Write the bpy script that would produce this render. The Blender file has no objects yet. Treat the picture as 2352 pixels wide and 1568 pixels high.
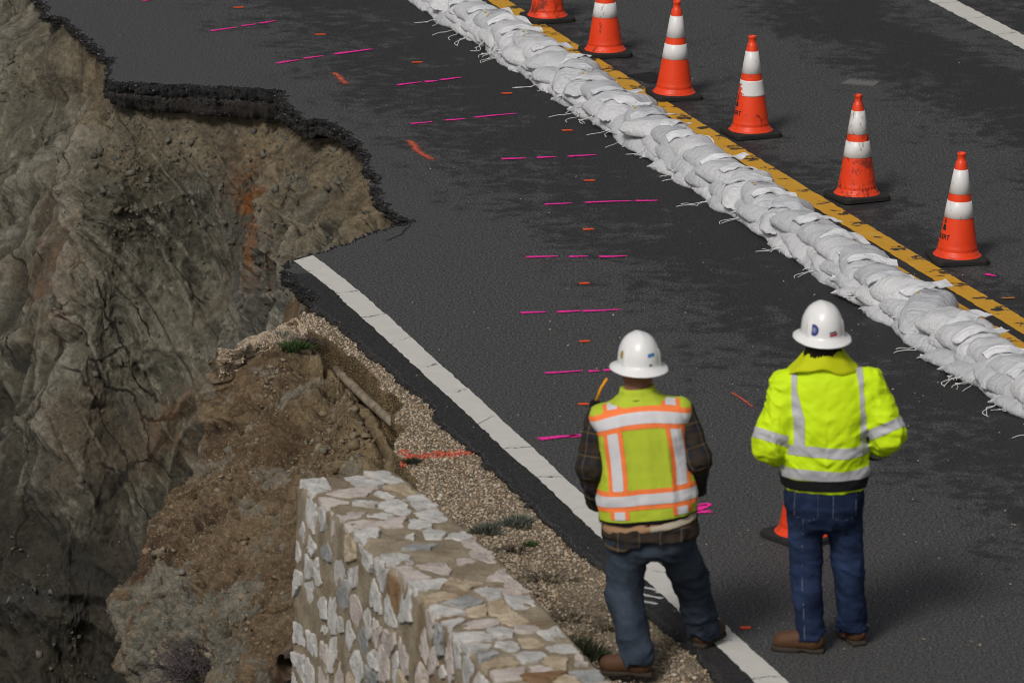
import bpy, bmesh, math, random
import numpy as np
from mathutils import Vector, Matrix, geometry

rnd = random.Random(7)
rng = np.random.default_rng(7)
scene = bpy.context.scene
COL = scene.collection
R = math.radians

# ------------------------------------------------------------------ camera, sky, sun, exposure
CAM_H, TILT, LENS = 8.92, 14.9, 200.0
cam = bpy.data.cameras.new('camera')
cam.lens = LENS
cam.sensor_width = 36.0
cam.clip_end = 6000
cam.clip_start = 0.5
cam.dof.use_dof = True
cam.dof.focus_distance = 38.0
cam.dof.aperture_fstop = 5.0
camo = bpy.data.objects.new('camera', cam)
COL.objects.link(camo)
camo.location = (0, 0, CAM_H)
camo.rotation_euler = (R(90 - TILT), 0, 0)
scene.camera = camo

SUN_EL, SUN_AZ = 46.0, 208.0          # azimuth clockwise from +Y; light comes from behind the camera, left
world = bpy.data.worlds.new('World')
scene.world = world
world.use_nodes = True
wn = world.node_tree
for n in list(wn.nodes):
    wn.nodes.remove(n)
sky = wn.nodes.new('ShaderNodeTexSky')
sky.sky_type = 'NISHITA'
sky.sun_disc = False
sky.sun_elevation = R(SUN_EL)
sky.sun_rotation = R(SUN_AZ)
sky.air_density = 1.0
sky.dust_density = 5.0
sky.ozone_density = 1.0
hs = wn.nodes.new('ShaderNodeHueSaturation')
hs.inputs['Saturation'].default_value = 0.35
bg = wn.nodes.new('ShaderNodeBackground')
bg.inputs['Strength'].default_value = 0.066
wo = wn.nodes.new('ShaderNodeOutputWorld')
wn.links.new(sky.outputs[0], hs.inputs['Color'])
wn.links.new(hs.outputs[0], bg.inputs['Color'])
wn.links.new(bg.outputs[0], wo.inputs['Surface'])
sun = bpy.data.lights.new('sun', 'SUN')
sun.energy = 1.85
sun.angle = R(13)
sun.color = (1.0, 0.96, 0.90)
suno = bpy.data.objects.new('sun', sun)
COL.objects.link(suno)
_az, _el = R(SUN_AZ), R(SUN_EL)
_to = Vector((math.sin(_az) * math.cos(_el), math.cos(_az) * math.cos(_el), math.sin(_el)))
suno.rotation_euler = _to.to_track_quat('Z', 'Y').to_euler()
suno.location = (0, 0, 30)
scene.cycles.pixel_filter_type = 'BLACKMAN_HARRIS'
scene.cycles.filter_width = 1.05
vs = scene.view_settings
scene.display_settings.display_device = 'sRGB'
vs.view_transform = 'Standard'
vs.look = 'None'
vs.exposure = 0.0
vs.gamma = 1.0
vs.use_curve_mapping = False

# ------------------------------------------------------------------ where things stand: survey of the place in metres
_f = LENS / 36.0 * 2352.0
_ct, _st = math.cos(R(TILT)), math.sin(R(TILT))
def G(px, py, z=0.0, Y=None):
    """point of the place on the level z (or at the distance Y)"""
    d = Vector((px - 1176.0, _f * _ct + (784.0 - py) * _st, -_f * _st + (784.0 - py) * _ct))
    t = (z - CAM_H) / d.z if Y is None else Y / d.y
    return Vector((d.x * t, d.y * t, CAM_H + d.z * t))
def GA(pts, z=0.0):
    return np.array([G(p[0], p[1], z) for p in pts])

# ------------------------------------------------------------------ noise in numpy
def _hash(ix, iy, iz, seed):
    n = (ix * 374761393 + iy * 668265263 + iz * 1440662683 + seed * 974634777) & 0xffffffff
    n = ((n ^ (n >> 13)) * 1274126177) & 0xffffffff
    n = n ^ (n >> 16)
    n = (n * 2246822519) & 0xffffffff
    n = n ^ (n >> 15)
    return (n & 0xffff) / 65535.0
def vnoise(p, seed=0):
    i = np.floor(p).astype(np.int64)
    f = p - i
    f = f * f * f * (f * (f * 6 - 15) + 10)
    r = 0
    for dx in (0, 1):
        wx = f[:, 0] if dx else 1 - f[:, 0]
        for dy in (0, 1):
            wy = f[:, 1] if dy else 1 - f[:, 1]
            for dz in (0, 1):
                wz = f[:, 2] if dz else 1 - f[:, 2]
                r = r + wx * wy * wz * _hash(i[:, 0] + dx, i[:, 1] + dy, i[:, 2] + dz, seed)
    return r * 2 - 1
def fbm(p, octv=4, gain=0.5, seed=0, ridged=False):
    a, s, t = 1.0, 0.0, 0.0
    q = np.array(p, float)
    for k in range(octv):
        n = vnoise(q + 17.3 * k, seed + k)
        if ridged:
            n = 1 - 2 * np.abs(n)
        s = s + a * n
        t += a
        a *= gain
        q = q * 2.03
    return s / t
def cells(p, seed=0, tilt=False):
    """nearest-cell distance, gap to the second cell, a random value per cell (and a tilted plane per cell)"""
    i = np.floor(p).astype(np.int64)
    f1 = np.full(len(p), 9.0)
    f2 = np.full(len(p), 9.0)
    v = np.zeros(len(p))
    tl = np.zeros(len(p))
    for dx in (-1, 0, 1):
        for dy in (-1, 0, 1):
            for dz in (-1, 0, 1):
                c = i + np.array([dx, dy, dz])
                q = np.stack([c[:, k] + _hash(c[:, 0], c[:, 1], c[:, 2], seed + 11 * (k + 1)) for k in range(3)], 1)
                d = np.linalg.norm(p - q, axis=1)
                h = _hash(c[:, 0], c[:, 1], c[:, 2], seed + 77)
                n1 = d < f1
                f2 = np.where(n1, f1, np.minimum(f2, d))
                v = np.where(n1, h, v)
                if tilt:
                    r = np.stack([_hash(c[:, 0], c[:, 1], c[:, 2], seed + 101 + k) - .5 for k in range(3)], 1)
                    tl = np.where(n1, ((p - q) * r).sum(1), tl)
                f1 = np.where(n1, d, f1)
    return (f1, f2 - f1, v, tl) if tilt else (f1, f2 - f1, v)
def facets(p, f, seed, k=4):
    """angular relief: the highest of several folded planes, creased but unbroken"""
    r = np.random.default_rng(seed)
    out = np.zeros(len(p))
    for i in range(k):
        n = r.normal(size=3); n /= np.linalg.norm(n)
        x = p @ n * f * r.uniform(.6, 1.3) + r.uniform(0, 9) + 1.1 * vnoise(p * f * .45 + 5 * i, seed + i)
        out = np.maximum(out, np.abs(x - np.floor(x) - .5) * 2)
    return out - .78
def n1(x, seed=0):
    x = np.atleast_1d(np.asarray(x, float))
    return vnoise(np.stack([x, x * 0 + 0.37 * seed, x * 0 + 1.7], 1), seed)

# ------------------------------------------------------------------ meshes and objects
def mesh_np(name, V, F, smooth=True, attrs=None):
    me = bpy.data.meshes.new(name)
    V = np.asarray(V, float)
    if isinstance(F, np.ndarray):
        k = F.shape[1]
        me.vertices.add(len(V))
        me.vertices.foreach_set('co', V.astype(np.float32).ravel())
        me.loops.add(F.size)
        me.loops.foreach_set('vertex_index', F.astype(np.int32).ravel())
        me.polygons.add(len(F))
        me.polygons.foreach_set('loop_start', np.arange(0, F.size, k, dtype=np.int32))
        me.update(calc_edges=True)
    else:
        me.from_pydata([tuple(v) for v in V], [], [tuple(f) for f in F])
        me.update()
    me.validate()
    if smooth:
        me.polygons.foreach_set('use_smooth', np.ones(len(me.polygons), bool))
    if attrs:
        for k_, a in attrs.items():
            at = me.attributes.new(k_, 'FLOAT', 'POINT')
            at.data.foreach_set('value', np.asarray(a, np.float32))
    return me
def obj(name, me, mat=None, parent=None, loc=None):
    o = bpy.data.objects.new(name, me)
    COL.objects.link(o)
    if mat is not None and not me.materials:
        me.materials.append(mat)
    if parent is not None:
        o.parent = parent
    if loc is not None:
        o.location = loc
    return o
def tag(o, label=None, cat=None, group=None, kind=None):
    if label: o['label'] = label
    if cat: o['category'] = cat
    if group: o['group'] = group
    if kind: o['kind'] = kind
    return o
def empty(name, loc, rz=0.0):
    o = bpy.data.objects.new(name, None)
    COL.objects.link(o)
    o.location = loc
    o.rotation_euler = (0, 0, rz)
    return o
def gridF(nu, nv, closed_u=False):
    """quads of a grid stored u-major"""
    u = np.arange(nu if closed_u else nu - 1)
    v = np.arange(nv - 1)
    a, b = np.meshgrid(u, v, indexing='ij')
    a2 = (a + 1) % nu
    return np.stack([a * nv + b, a2 * nv + b, a2 * nv + b + 1, a * nv + b + 1], -1).reshape(-1, 4)
def grid_normals(P):
    du = np.gradient(P, axis=0)
    dv = np.gradient(P, axis=1)
    n = np.cross(du, dv)
    return n / np.maximum(np.linalg.norm(n, axis=2, keepdims=True), 1e-9)
def cr(P, n, ts=None):
    """Catmull-Rom resampling of control points along axis 0"""
    P = np.asarray(P, float)
    m = len(P)
    t = np.linspace(0, m - 1, n) if ts is None else np.asarray(ts)
    i = np.clip(np.floor(t).astype(int), 0, m - 2)
    f = (t - i).reshape((-1,) + (1,) * (P.ndim - 1))
    ex = np.concatenate([[2 * P[0] - P[1]], P, [2 * P[-1] - P[-2]]])
    p0, p1, p2, p3 = ex[i], ex[i + 1], ex[i + 2], ex[i + 3]
    return 0.5 * (2 * p1 + (p2 - p0) * f + (2 * p0 - 5 * p1 + 4 * p2 - p3) * f ** 2 + (3 * p1 - p0 - 3 * p2 + p3) * f ** 3)
def resample(P, step):
    P = np.asarray(P, float)
    s = np.concatenate([[0], np.cumsum(np.linalg.norm(np.diff(P, axis=0), axis=1))])
    n = max(2, int(s[-1] / step) + 1)
    q = np.linspace(0, s[-1], n)
    return np.stack([np.interp(q, s, P[:, k]) for k in range(P.shape[1])], 1), q
def tube(pts, r, seg=6, taper=None):
    pts = np.asarray(pts, float)
    n = len(pts)
    t = np.gradient(pts, axis=0)
    t /= np.maximum(np.linalg.norm(t, axis=1, keepdims=True), 1e-9)
    ref = np.array([0.31, 0.2, 0.93])
    a = np.cross(t, ref)
    a /= np.maximum(np.linalg.norm(a, axis=1, keepdims=True), 1e-9)
    b = np.cross(t, a)
    rr = np.full(n, r) if taper is None else np.asarray(taper) * r
    an = np.linspace(0, 2 * np.pi, seg, endpoint=False)
    V = (pts[:, None] + rr[:, None, None] * (a[:, None] * np.cos(an)[None, :, None] + b[:, None] * np.sin(an)[None, :, None])).reshape(-1, 3)
    F = []
    for i in range(n - 1):
        for j in range(seg):
            F.append((i * seg + j, i * seg + (j + 1) % seg, (i + 1) * seg + (j + 1) % seg, (i + 1) * seg + j))
    F.append(tuple(range(seg))[::-1])
    F.append(tuple((n - 1) * seg + j for j in range(seg)))
    return V, F
class MB:
    """collects pieces that make up ONE mesh"""
    def __init__(s): s.V, s.F, s.n = [], [], 0
    def add(s, V, F):
        s.V.append(np.asarray(V, float))
        s.F += [tuple(int(i) + s.n for i in f) for f in F]
        s.n += len(V)
        return s
    def mesh(s, name, smooth=True): return mesh_np(name, np.concatenate(s.V), s.F, smooth)

# ------------------------------------------------------------------ materials
class Mat:
    def __init__(s, name, rough=0.8, spec=0.3):
        s.m = bpy.data.materials.new(name)
        s.m.use_nodes = True
        s.t = s.m.node_tree
        s.b = s.t.nodes['Principled BSDF']
        s.out = s.t.nodes['Material Output']
        s.b.inputs['Roughness'].default_value = rough
        s.b.inputs['Specular IOR Level'].default_value = spec
        s._co = None
    def node(s, typ, ins=None, **pr):
        n = s.t.nodes.new(typ)
        for k, v in pr.items(): setattr(n, k, v)
        for k, v in (ins or {}).items(): s.set(n.inputs[k], v)
        return n
    def set(s, sock, v):
        if isinstance(v, bpy.types.NodeSocket): s.t.links.new(v, sock)
        elif isinstance(v, bpy.types.Node): s.t.links.new(v.outputs[0], sock)
        else:
            if sock.type == 'RGBA' and len(v) == 3: v = (*v, 1)
            sock.default_value = v
    def co(s):
        if s._co is None: s._co = s.node('ShaderNodeTexCoord')
        return s._co.outputs['Object']
    def map(s, scale=(1, 1, 1), rot=(0, 0, 0), src=None):
        return s.node('ShaderNodeMapping', {'Vector': src or s.co(), 'Scale': scale, 'Rotation': rot}).outputs[0]
    def noise(s, scale, detail=4, rough=0.55, src=None, dist=0.0):
        return s.node('ShaderNodeTexNoise', {'Vector': src or s.co(), 'Scale': scale, 'Detail': detail, 'Roughness': rough, 'Distortion': dist}).outputs['Fac']
    def vor(s, scale, src=None, feature='F1', out='Distance'):
        return s.node('ShaderNodeTexVoronoi', {'Vector': src or s.co(), 'Scale': scale}, feature=feature).outputs[out]
    def math(s, op, a, b=0.0, c=0.0, clamp=False):
        n = s.node('ShaderNodeMath', operation=op, use_clamp=clamp)
        s.set(n.inputs[0], a); s.set(n.inputs[1], b)
        if len(n.inputs) > 2: s.set(n.inputs[2], c)
        return n.outputs[0]
    def step(s, v, lo, hi, a=0.0, b=1.0):
        return s.node('ShaderNodeMapRange', {'Value': v, 'From Min': lo, 'From Max': hi, 'To Min': a, 'To Max': b}, interpolation_type='SMOOTHSTEP').outputs[0]
    def mix(s, f, a, b, blend='MIX'):
        n = s.node('ShaderNodeMix', data_type='RGBA', blend_type=blend)
        s.set(n.inputs[0], f); s.set(n.inputs[6], a); s.set(n.inputs[7], b)
        return n.outputs[2]
    def attr(s, name):
        return s.node('ShaderNodeAttribute', attribute_name=name).outputs['Fac']
    def bump(s, h, strength=0.5, dist=0.01):
        n = s.node('ShaderNodeBump', {'Height': h, 'Strength': strength, 'Distance': dist})
        s.set(s.b.inputs['Normal'], n.outputs[0])
    def color(s, c): s.set(s.b.inputs['Base Color'], c)
    def rand(s): return s.node('ShaderNodeObjectInfo').outputs['Random']
    def sep(s, v):
        n = s.node('ShaderNodeSeparateXYZ', {0: v})
        return n.outputs
def plain(name, c, rough=0.7, spec=0.3, var=0.0, scale=20):
    m = Mat(name, rough, spec)
    if var:
        f = m.noise(scale, 4)
        m.color(m.mix(f, tuple(x * (1 - var) for x in c), tuple(min(1, x * (1 + var)) for x in c)))
    else:
        m.color(c)
    return m.m
def lin(r, g, b, k=1.0):
    f = lambda u: ((u / 255 + 0.055) / 1.055) ** 2.4 if u > 10 else u / 255 / 12.92
    return (f(r) * k, f(g) * k, f(b) * k)
# ------------------------------------------------------------------ the road: outline of the broken slab
BREAK = [(20, -130), (60, -40), (82, 0), (120, 17), (100, 33), (145, 41), (175, 62), (198, 88), (220, 107), (272, 145),
         (246, 162), (262, 186), (310, 189), (413, 193), (533, 198), (633, 205), (654, 210), (661, 229),
         (699, 275), (757, 275), (804, 306), (835, 338), (859, 361), (845, 375), (852, 396), (879, 406),
         (866, 430), (876, 452), (890, 475), (902, 488), (924, 496), (952, 509), (941, 514), (900, 521), (852, 541), (790, 561), (719, 586), (675, 599),
         (659, 613), (671, 630), (690, 650), (706, 665), (733, 685), (723, 703)]
SHOULDER = [(722, 704), (756, 726), (800, 760), (831, 785), (868, 819), (906, 844), (930, 878), (971, 909), (1002, 940),
            (1027, 975), (1061, 1006), (1089, 1030), (1103, 1040), (1158, 1095), (1213, 1146), (1250, 1187), (1315, 1245),
            (1377, 1290), (1425, 1336), (1476, 1384), (1505, 1412), (1542, 1443), (1593, 1487), (1629, 1523), (1666, 1563), (1900, 1790), (2300, 2200)]
def jag(P, step, amp, seed, freq=9.0):
    """a broken edge: resample a polyline and shake it"""
    Q, s = resample(P, step)
    t = np.gradient(Q, axis=0)
    nrm = np.stack([-t[:, 1], t[:, 0], t[:, 0] * 0], 1)
    nrm /= np.maximum(np.linalg.norm(nrm, axis=1, keepdims=True), 1e-9)
    p = np.stack([s, s * 0, s * 0], 1)
    off = amp * (0.6 * vnoise(p * freq, seed) + 0.5 * vnoise(p * freq * 3.1, seed + 1) + 0.35 * vnoise(p * freq * 9, seed + 2))
    w = np.minimum(1, np.minimum(s, s[-1] - s) / 0.05)
    return Q + nrm * (off * w)[:, None], nrm
brk, brk_n = jag(GA(BREAK), 0.012, 0.035, 3)
sho, sho_n = jag(GA(SHOULDER), 0.02, 0.022, 9, 6.0)

YR = [(1167, 0), (1286, 83), (1341, 112), (1435, 172), (1545, 244), (1612, 284), (1658, 311), (1733, 359), (1795, 401), (1891, 455),
      (1937, 480), (1992, 513), (2075, 564), (2128, 601), (2180, 627), (2229, 659), (2285, 695), (2352, 733)]
_yr = GA(YR)
PC = np.polyfit(_yr[:, 1] - 38.0, _yr[:, 0], 2)          # right edge of the yellow line: x = f(y)
def yx(y): return np.polyval(PC, np.asarray(y) - 38.0)
def yd(y): return np.polyval(np.polyder(PC), np.asarray(y) - 38.0)

RIGHT = [(yx(y) + 5.6, y, 0) for y in np.linspace(58, 22, 30)]
_top = [tuple(brk[0])] + [(-6.5, 60, 0), (-9.5, 75, 0), (-14, 95, 0), (-8, 98, 0), (-1, 75, 0), (3.4, 60, 0)]
_bot = [(9.6, 12, 0), (9.0, 6, 0), (4.2, 6, 0), (3.4, 12, 0)]
outline = [tuple(p) for p in _top] + [tuple(p) for p in RIGHT] + _bot + [tuple(p) for p in sho[::-1]] + [tuple(p) for p in brk[::-1]][:-1]
outline = [Vector(p) for p in outline]
def flat_poly(name, pts, mat, parent=None):
    tri = geometry.tessellate_polygon([[Vector(p) for p in pts]])
    F = []
    P = [Vector(p) for p in pts]
    for a, b, c in tri:
        n = (P[b] - P[a]).cross(P[c] - P[a])
        F.append((a, b, c) if n.z >= 0 else (a, c, b))
    me = mesh_np(name, np.array([tuple(p) for p in P]), F, smooth=False)
    return obj(name, me, mat, parent)

def asphalt_mat(name, broken=False):
    m = Mat(name, 0.8, 0.28)
    co = m.co()
    X, Y, Z = m.sep(co)
    # distance across the road from the yellow line
    y0 = m.math('SUBTRACT', Y, 38.0)
    p = m.math('ADD', m.math('MULTIPLY', m.math('ADD', m.math('MULTIPLY', y0, float(PC[0])), float(PC[1])), y0), float(PC[2]))
    lat = m.math('SUBTRACT', X, p)
    big = m.noise(0.55, 5, 0.6)
    latn = m.math('ADD', lat, m.math('MULTIPLY', m.math('SUBTRACT', big, 0.5), 1.3))
    g1 = m.noise(70, 4, 0.75)
    g2 = m.noise(95, 3, .7)
    if broken:
        lv = m.attr('level')
        f = m.noise(60, 5, 0.7)
        c = m.mix(f, (0.007, 0.007, 0.008), (0.028, 0.027, 0.028))
        low = m.step(lv, -.066, -.080)
        c = m.mix(m.math('MULTIPLY', low, .8), c, m.mix(m.noise(9, 5, .6), (0.012, 0.010, 0.009), (0.050, 0.042, 0.036)))
        seam = m.math('MULTIPLY', m.step(m.math('ABSOLUTE', m.math('ADD', lv, .071)), .007, .002), m.step(m.noise(4, 3), .42, .6))
        c = m.mix(m.math('MULTIPLY', seam, .6), c, (0.12, 0.11, 0.10))
        sp = m.step(m.noise(95, 2, 0.6), 0.68, 0.75)
        c = m.mix(m.math('MULTIPLY', sp, m.step(low, 1, .2)), c, (0.16, 0.155, 0.15))
        m.color(c)
        m.bump(m.noise(70, 5, 0.7), 0.9, 0.02)
        m.b.inputs['Roughness'].default_value = 0.75
        return m.m
    ramp = m.node('ShaderNodeValToRGB', {'Fac': m.math('MULTIPLY_ADD', latn, 1 / 12.0, 0.5)})
    cr_ = ramp.color_ramp
    stops = [(-6, .60), (-3.2, .72), (-2.6, .58), (-1.9, .40), (-1.2, .30), (-0.5, .22), (0.0, .36), (0.7, .58), (1.4, .60), (2.1, .34), (2.7, .26), (3.1, .50), (3.8, .38), (4.6, .3)]
    e = cr_.elements
    e[0].position, e[0].color = 0.0, (.6, .6, .6, 1)
    e[1].position, e[1].color = 1.0, (.3, .3, .3, 1)
    for x, v in stops[1:]:
        k = e.new(x / 12 + .5); k.color = (v, v, v, 1)
    band = ramp.outputs[0]
    # worn film of binder: patches of many sizes, sharper where the traffic polished it
    w = m.noise(7.0, 7, 0.68)
    w2 = m.noise(1.6, 4, 0.6)
    wear = m.math('ADD', m.math('MULTIPLY', w, 1.05), m.math('ADD', m.math('MULTIPLY', w2, 0.5), m.math('MULTIPLY', band, 0.95)))
    k = m.step(wear, 1.08, 1.30)
    c = m.mix(k, (0.0105, 0.0105, 0.0115), (0.054, 0.054, 0.056))
    # aggregate
    sp = m.step(g1, 0.42, 0.62)
    c = m.mix(sp, m.mix(0.8, c, (0.010, 0.010, 0.011)), m.mix(0.6, c, m.mix(k, (0.060, 0.060, 0.062), (0.150, 0.148, 0.146))))
    pale = m.step(m.noise(120, 1, 0.5), 0.70, 0.75)
    c = m.mix(m.math('MULTIPLY', pale, 0.8), c, (0.20, 0.195, 0.185))
    # oily seams beside the yellow line
    m.color(c)
    m.bump(m.math('ADD', g2, m.math('MULTIPLY', g1, 0.8)), 0.30, 0.005)
    m.set(m.b.inputs['Roughness'], m.math('MULTIPLY_ADD', k, 0.14, 0.70))
    return m.m
M_ASPH = asphalt_mat('asphalt')
M_BROKEN = asphalt_mat('broken_asphalt', True)

road = flat_poly('road', outline, M_ASPH)
tag(road, kind='structure')

# broken rim of the slab: aggregate showing, courses of old paving below
def slab_rim(name, Q, nrm, prof, seed, flip=1, mat=None, parent=None, seg=3, thick=None, attrs=None):
    n = len(Q)
    rows = []
    s = np.arange(n) * 0.012
    th = np.ones(n) if thick is None else thick
    for k, (o, z) in enumerate(prof):
        p = np.stack([s, s * 0 + k * 0.55, s * 0], 1)
        a = 0.0 if k == 0 else 1.0
        blockn = cells(p * np.array([7, 1.2, 1]), seed + 9)[2] - .5
        jo = a * (0.012 * vnoise(p * 22, seed + 3 * k) + 0.010 * vnoise(p * 61, seed + 3 * k + 1) + 0.030 * blockn)
        jz = a * (0.007 * vnoise(p * 30, seed + 3 * k + 2))
        rows.append(Q + flip * nrm * (o * np.minimum(1, .5 + .5 * th) + jo)[:, None] + np.stack([s * 0, s * 0, z * th + jz], 1))
    P = np.stack(rows, 1)
    F = gridF(n, len(prof))
    if flip > 0: F = F[:, ::-1]
    A = {'level': np.tile([z for o, z in prof], n)}
    return obj(name, mesh_np(name, P.reshape(-1, 3), F, False, A), mat or M_BROKEN, parent)
# outward is to the right of travel along BREAK (travel is far -> near)
prof = [(0, 0.0), (.012, -.010), (.020, -.022), (.024, -.040), (.020, -.062), (.002, -.070), (.026, -.078), (.024, -.105), (.022, -.135), (.012, -.160), (-.06, -.175), (-.3, -.18)]
_tx = [(82, 0), (145, 41), (272, 145), (256, 175), (310, 189), (633, 205), (661, 229), (757, 275), (835, 338), (866, 430), (952, 509), (852, 541), (675, 599), (659, 613), (706, 665), (723, 703)]
_tv = [.3, .35, .4, .8, 1.3, 1.4, 1.1, .75, .45, .42, .4, .45, .55, .65, .65, .4]
_ti = [int(np.argmin(np.linalg.norm(brk - np.array(G(*p)), axis=1))) for p in _tx]
THICK = np.interp(np.arange(len(brk)), _ti, _tv)
rim_o = slab_rim('broken_edge', brk, -brk_n, prof, 21, 1, None, road, thick=THICK)
rim_s = slab_rim('shoulder_rim', sho, -sho_n, [(0, 0), (.012, -.006), (.02, -.02), (.0, -.05)], 31, 1, M_ASPH, road)

# ------------------------------------------------------------------ painted lines
def line_strip(name, left, right, z, mat, parent, step=0.02, amp=0.006, seed=0, nv=7):
    """ribbon between two polylines of equal count; keeps across/along as attributes"""
    L, R_ = np.asarray(left, float), np.asarray(right, float)
    C, s = resample((L + R_) / 2, step)
    n = len(C)
    tt = np.concatenate([[0], np.cumsum(np.linalg.norm(np.diff((L + R_) / 2, axis=0), axis=1))])
    Lq = np.stack([np.interp(s, tt, L[:, k]) for k in range(3)], 1)
    Rq = np.stack([np.interp(s, tt, R_[:, k]) for k in range(3)], 1)
    d = (Rq - Lq) / np.linalg.norm(Rq - Lq, axis=1, keepdims=True)
    sp = np.stack([s, s * 0, s * 0], 1)
    Lq = Lq + d * (amp * (vnoise(sp * 14, seed) + .7 * vnoise(sp * 43, seed + 1)))[:, None]
    Rq = Rq + d * (amp * (vnoise(sp * 14, seed + 2) + .7 * vnoise(sp * 43, seed + 3)))[:, None]
    w = np.linspace(0, 1, nv)
    P = Lq[:, None] * (1 - w)[None, :, None] + Rq[:, None] * w[None, :, None]
    P[:, :, 2] = z
    A = {'along': np.repeat(s, nv), 'across': np.tile(w, n)}
    return obj(name, mesh_np(name, P.reshape(-1, 3), gridF(n, nv)[:, ::-1], False, A), mat, parent)

def white_paint():
    m = Mat('white_road_paint', 0.7, 0.3)
    al = m.attr('along'); ac = m.attr('across')
    f = m.noise(9, 6, 0.65)
    c = m.mix(f, (0.46, 0.45, 0.415), (0.62, 0.605, 0.565))
    fine = m.noise(140, 2)
    c = m.mix(m.step(fine, .58, .75), c, (0.40, 0.385, 0.35))
    wob = m.math('MULTIPLY', m.math('SUBTRACT', m.noise(12, 4, .6), 0.5), 0.16)
    per = m.math('ABSOLUTE', m.math('SUBTRACT', m.math('FRACT', m.math('ADD', m.math('DIVIDE', al, 0.62), wob)), 0.5))
    crack = m.math('MULTIPLY', m.step(per, 0.012, 0.004), m.step(m.noise(5, 3), .40, .52))
    chips = m.math('MULTIPLY', m.step(m.noise(45, 4, .6), .63, .67), m.step(per, 0.09, 0.02))
    spots = m.step(m.noise(30, 3, .5), .735, .76)
    k = m.math('MAXIMUM', m.math('MAXIMUM', crack, chips), m.math('MULTIPLY', spots, .75))
    c = m.mix(k, c, (0.035, 0.034, 0.033))
    m.color(c)
    m.bump(fine, .25, .003)
    return m.m
def yellow_paint():
    m = Mat('yellow_road_paint', 0.62, 0.35)
    al = m.attr('along'); ac = m.attr('across')
    f = m.noise(11, 5, .6)
    c = m.mix(f, (0.50, 0.250, 0.016), (0.62, 0.335, 0.026))
    light = m.step(m.noise(6, 3), .55, .7)
    c = m.mix(m.math('MULTIPLY', light, .35), c, (0.62, 0.40, 0.08))
    # transverse scars every hand's breadth or two, jagged and broken
    v = m.node('ShaderNodeCombineXYZ', {0: m.math('MULTIPLY', al, 17.0), 1: m.math('MULTIPLY', ac, 1.5), 2: 0.0}).outputs[0]
    n = m.noise(1.0, 7, .68, src=v, dist=0.9)
    per = m.math('ABSOLUTE', m.math('SUBTRACT', m.math('FRACT', m.math('DIVIDE', m.math('ADD', al, m.math('MULTIPLY', m.noise(4, 4), .42)), 0.34)), 0.5))
    zone = m.step(per, .30, .05)
    side = m.step(ac, -0.05, .6)
    thr = m.math('MULTIPLY_ADD', m.math('MULTIPLY', zone, side), -0.185, 0.672)
    k = m.step(m.math('SUBTRACT', n, thr), -0.012, 0.018)
    fine = m.step(m.noise(90, 3, .6), .66, .72)
    k = m.math('MAXIMUM', k, m.math('MULTIPLY', fine, .55))
    c = m.mix(k, c, (0.03, 0.027, 0.022))
    red = m.math('MULTIPLY', m.step(m.noise(2.1, 3), .60, .70), m.step(m.noise(16, 4), .48, .62))
    c = m.mix(m.math('MULTIPLY', red, .6), c, (0.20, 0.035, 0.012))
    m.color(c)
    m.bump(n, .3, .006)
    return m.m
M_WHITE, M_YELLOW = white_paint(), yellow_paint()
FL = [(675, 599), (765, 667), (803, 704), (856, 751), (912, 803), (974, 860), (1046, 925), (1089, 965), (1161, 1034), (1240, 1102), (1322, 1180), (1370, 1225), (1468, 1316), (1520, 1366), (1571, 1412), (1651, 1486), (1732, 1564), (1960, 1785)]
FR = [(719, 586), (815, 660), (862, 701), (906, 738), (955, 784), (1027, 850), (1089, 904), (1130, 942), (1226, 1031), (1301, 1099), (1370, 1164), (1440, 1227), (1545, 1320), (1600, 1372), (1640, 1410), (1724, 1487), (1805, 1561), (2040, 1785)]
_lf = np.concatenate([brk[_ti[13] + 4:], sho[3:]])
_lf = _lf[np.argsort(-_lf[:, 1])]
_fl = GA(FL)
Ys = np.linspace(35.2, 21.5, 700)
xl = np.interp(-Ys, -_lf[:, 1], _lf[:, 0]) + .006
xr = np.interp(-Ys, -_fl[:, 1], _fl[:, 0]) + .02
ok_ = xr > xl + .01
w_ = np.linspace(0, 1, 6)
Pm = np.stack([xl[ok_, None] * (1 - w_) + xr[ok_, None] * w_, np.repeat(Ys[ok_, None], 6, 1), np.full((ok_.sum(), 6), .003)], -1)
def berm_mat():
    m = Mat('shoulder_asphalt', .82, .25)
    g = m.noise(75, 4, .75)
    c = m.mix(m.step(g, .40, .62), (0.008, 0.008, 0.0085), (0.042, 0.041, 0.041))
    c = m.mix(m.math('MULTIPLY', m.step(m.noise(115, 1, .5), .70, .75), .8), c, (0.16, 0.15, 0.14))
    c = m.mix(m.math('MULTIPLY', m.step(m.noise(3, 5, .6), .56, .7), .35), c, (0.06, 0.052, 0.042))
    m.color(c); m.bump(g, .6, .008)
    return m.m
obj('asphalt_margin', mesh_np('asphalt_margin', Pm.reshape(-1, 3), gridF(ok_.sum(), 6), False), berm_mat(), road)
rim_s.data.materials[0] = bpy.data.materials['shoulder_asphalt']
line_strip('white_edge_line', GA(FL, .006), GA(FR, .006), .0065, M_WHITE, road, amp=.005, seed=2)
ys = np.linspace(57, 23, 140)
nx = 1 / np.sqrt(1 + yd(ys) ** 2)
def offs(a): return np.stack([yx(ys) + a * nx, ys - a * yd(ys) * nx, ys * 0], 1)
line_strip('yellow_centre_line', offs(-.155), offs(0), .004, M_YELLOW, road, amp=.004, seed=5, nv=5)
line_strip('yellow_centre_line', offs(-.385), offs(-.235), .004, M_YELLOW, road, amp=.004, seed=8, nv=5)
WL = GA([(1990, -70), (2125, 0), (2196, 35), (2263, 69), (2352, 114), (2480, 181)])
WR = GA([(2050, -72), (2188, 0), (2255, 33), (2320, 65), (2412, 112), (2540, 178)])
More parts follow.
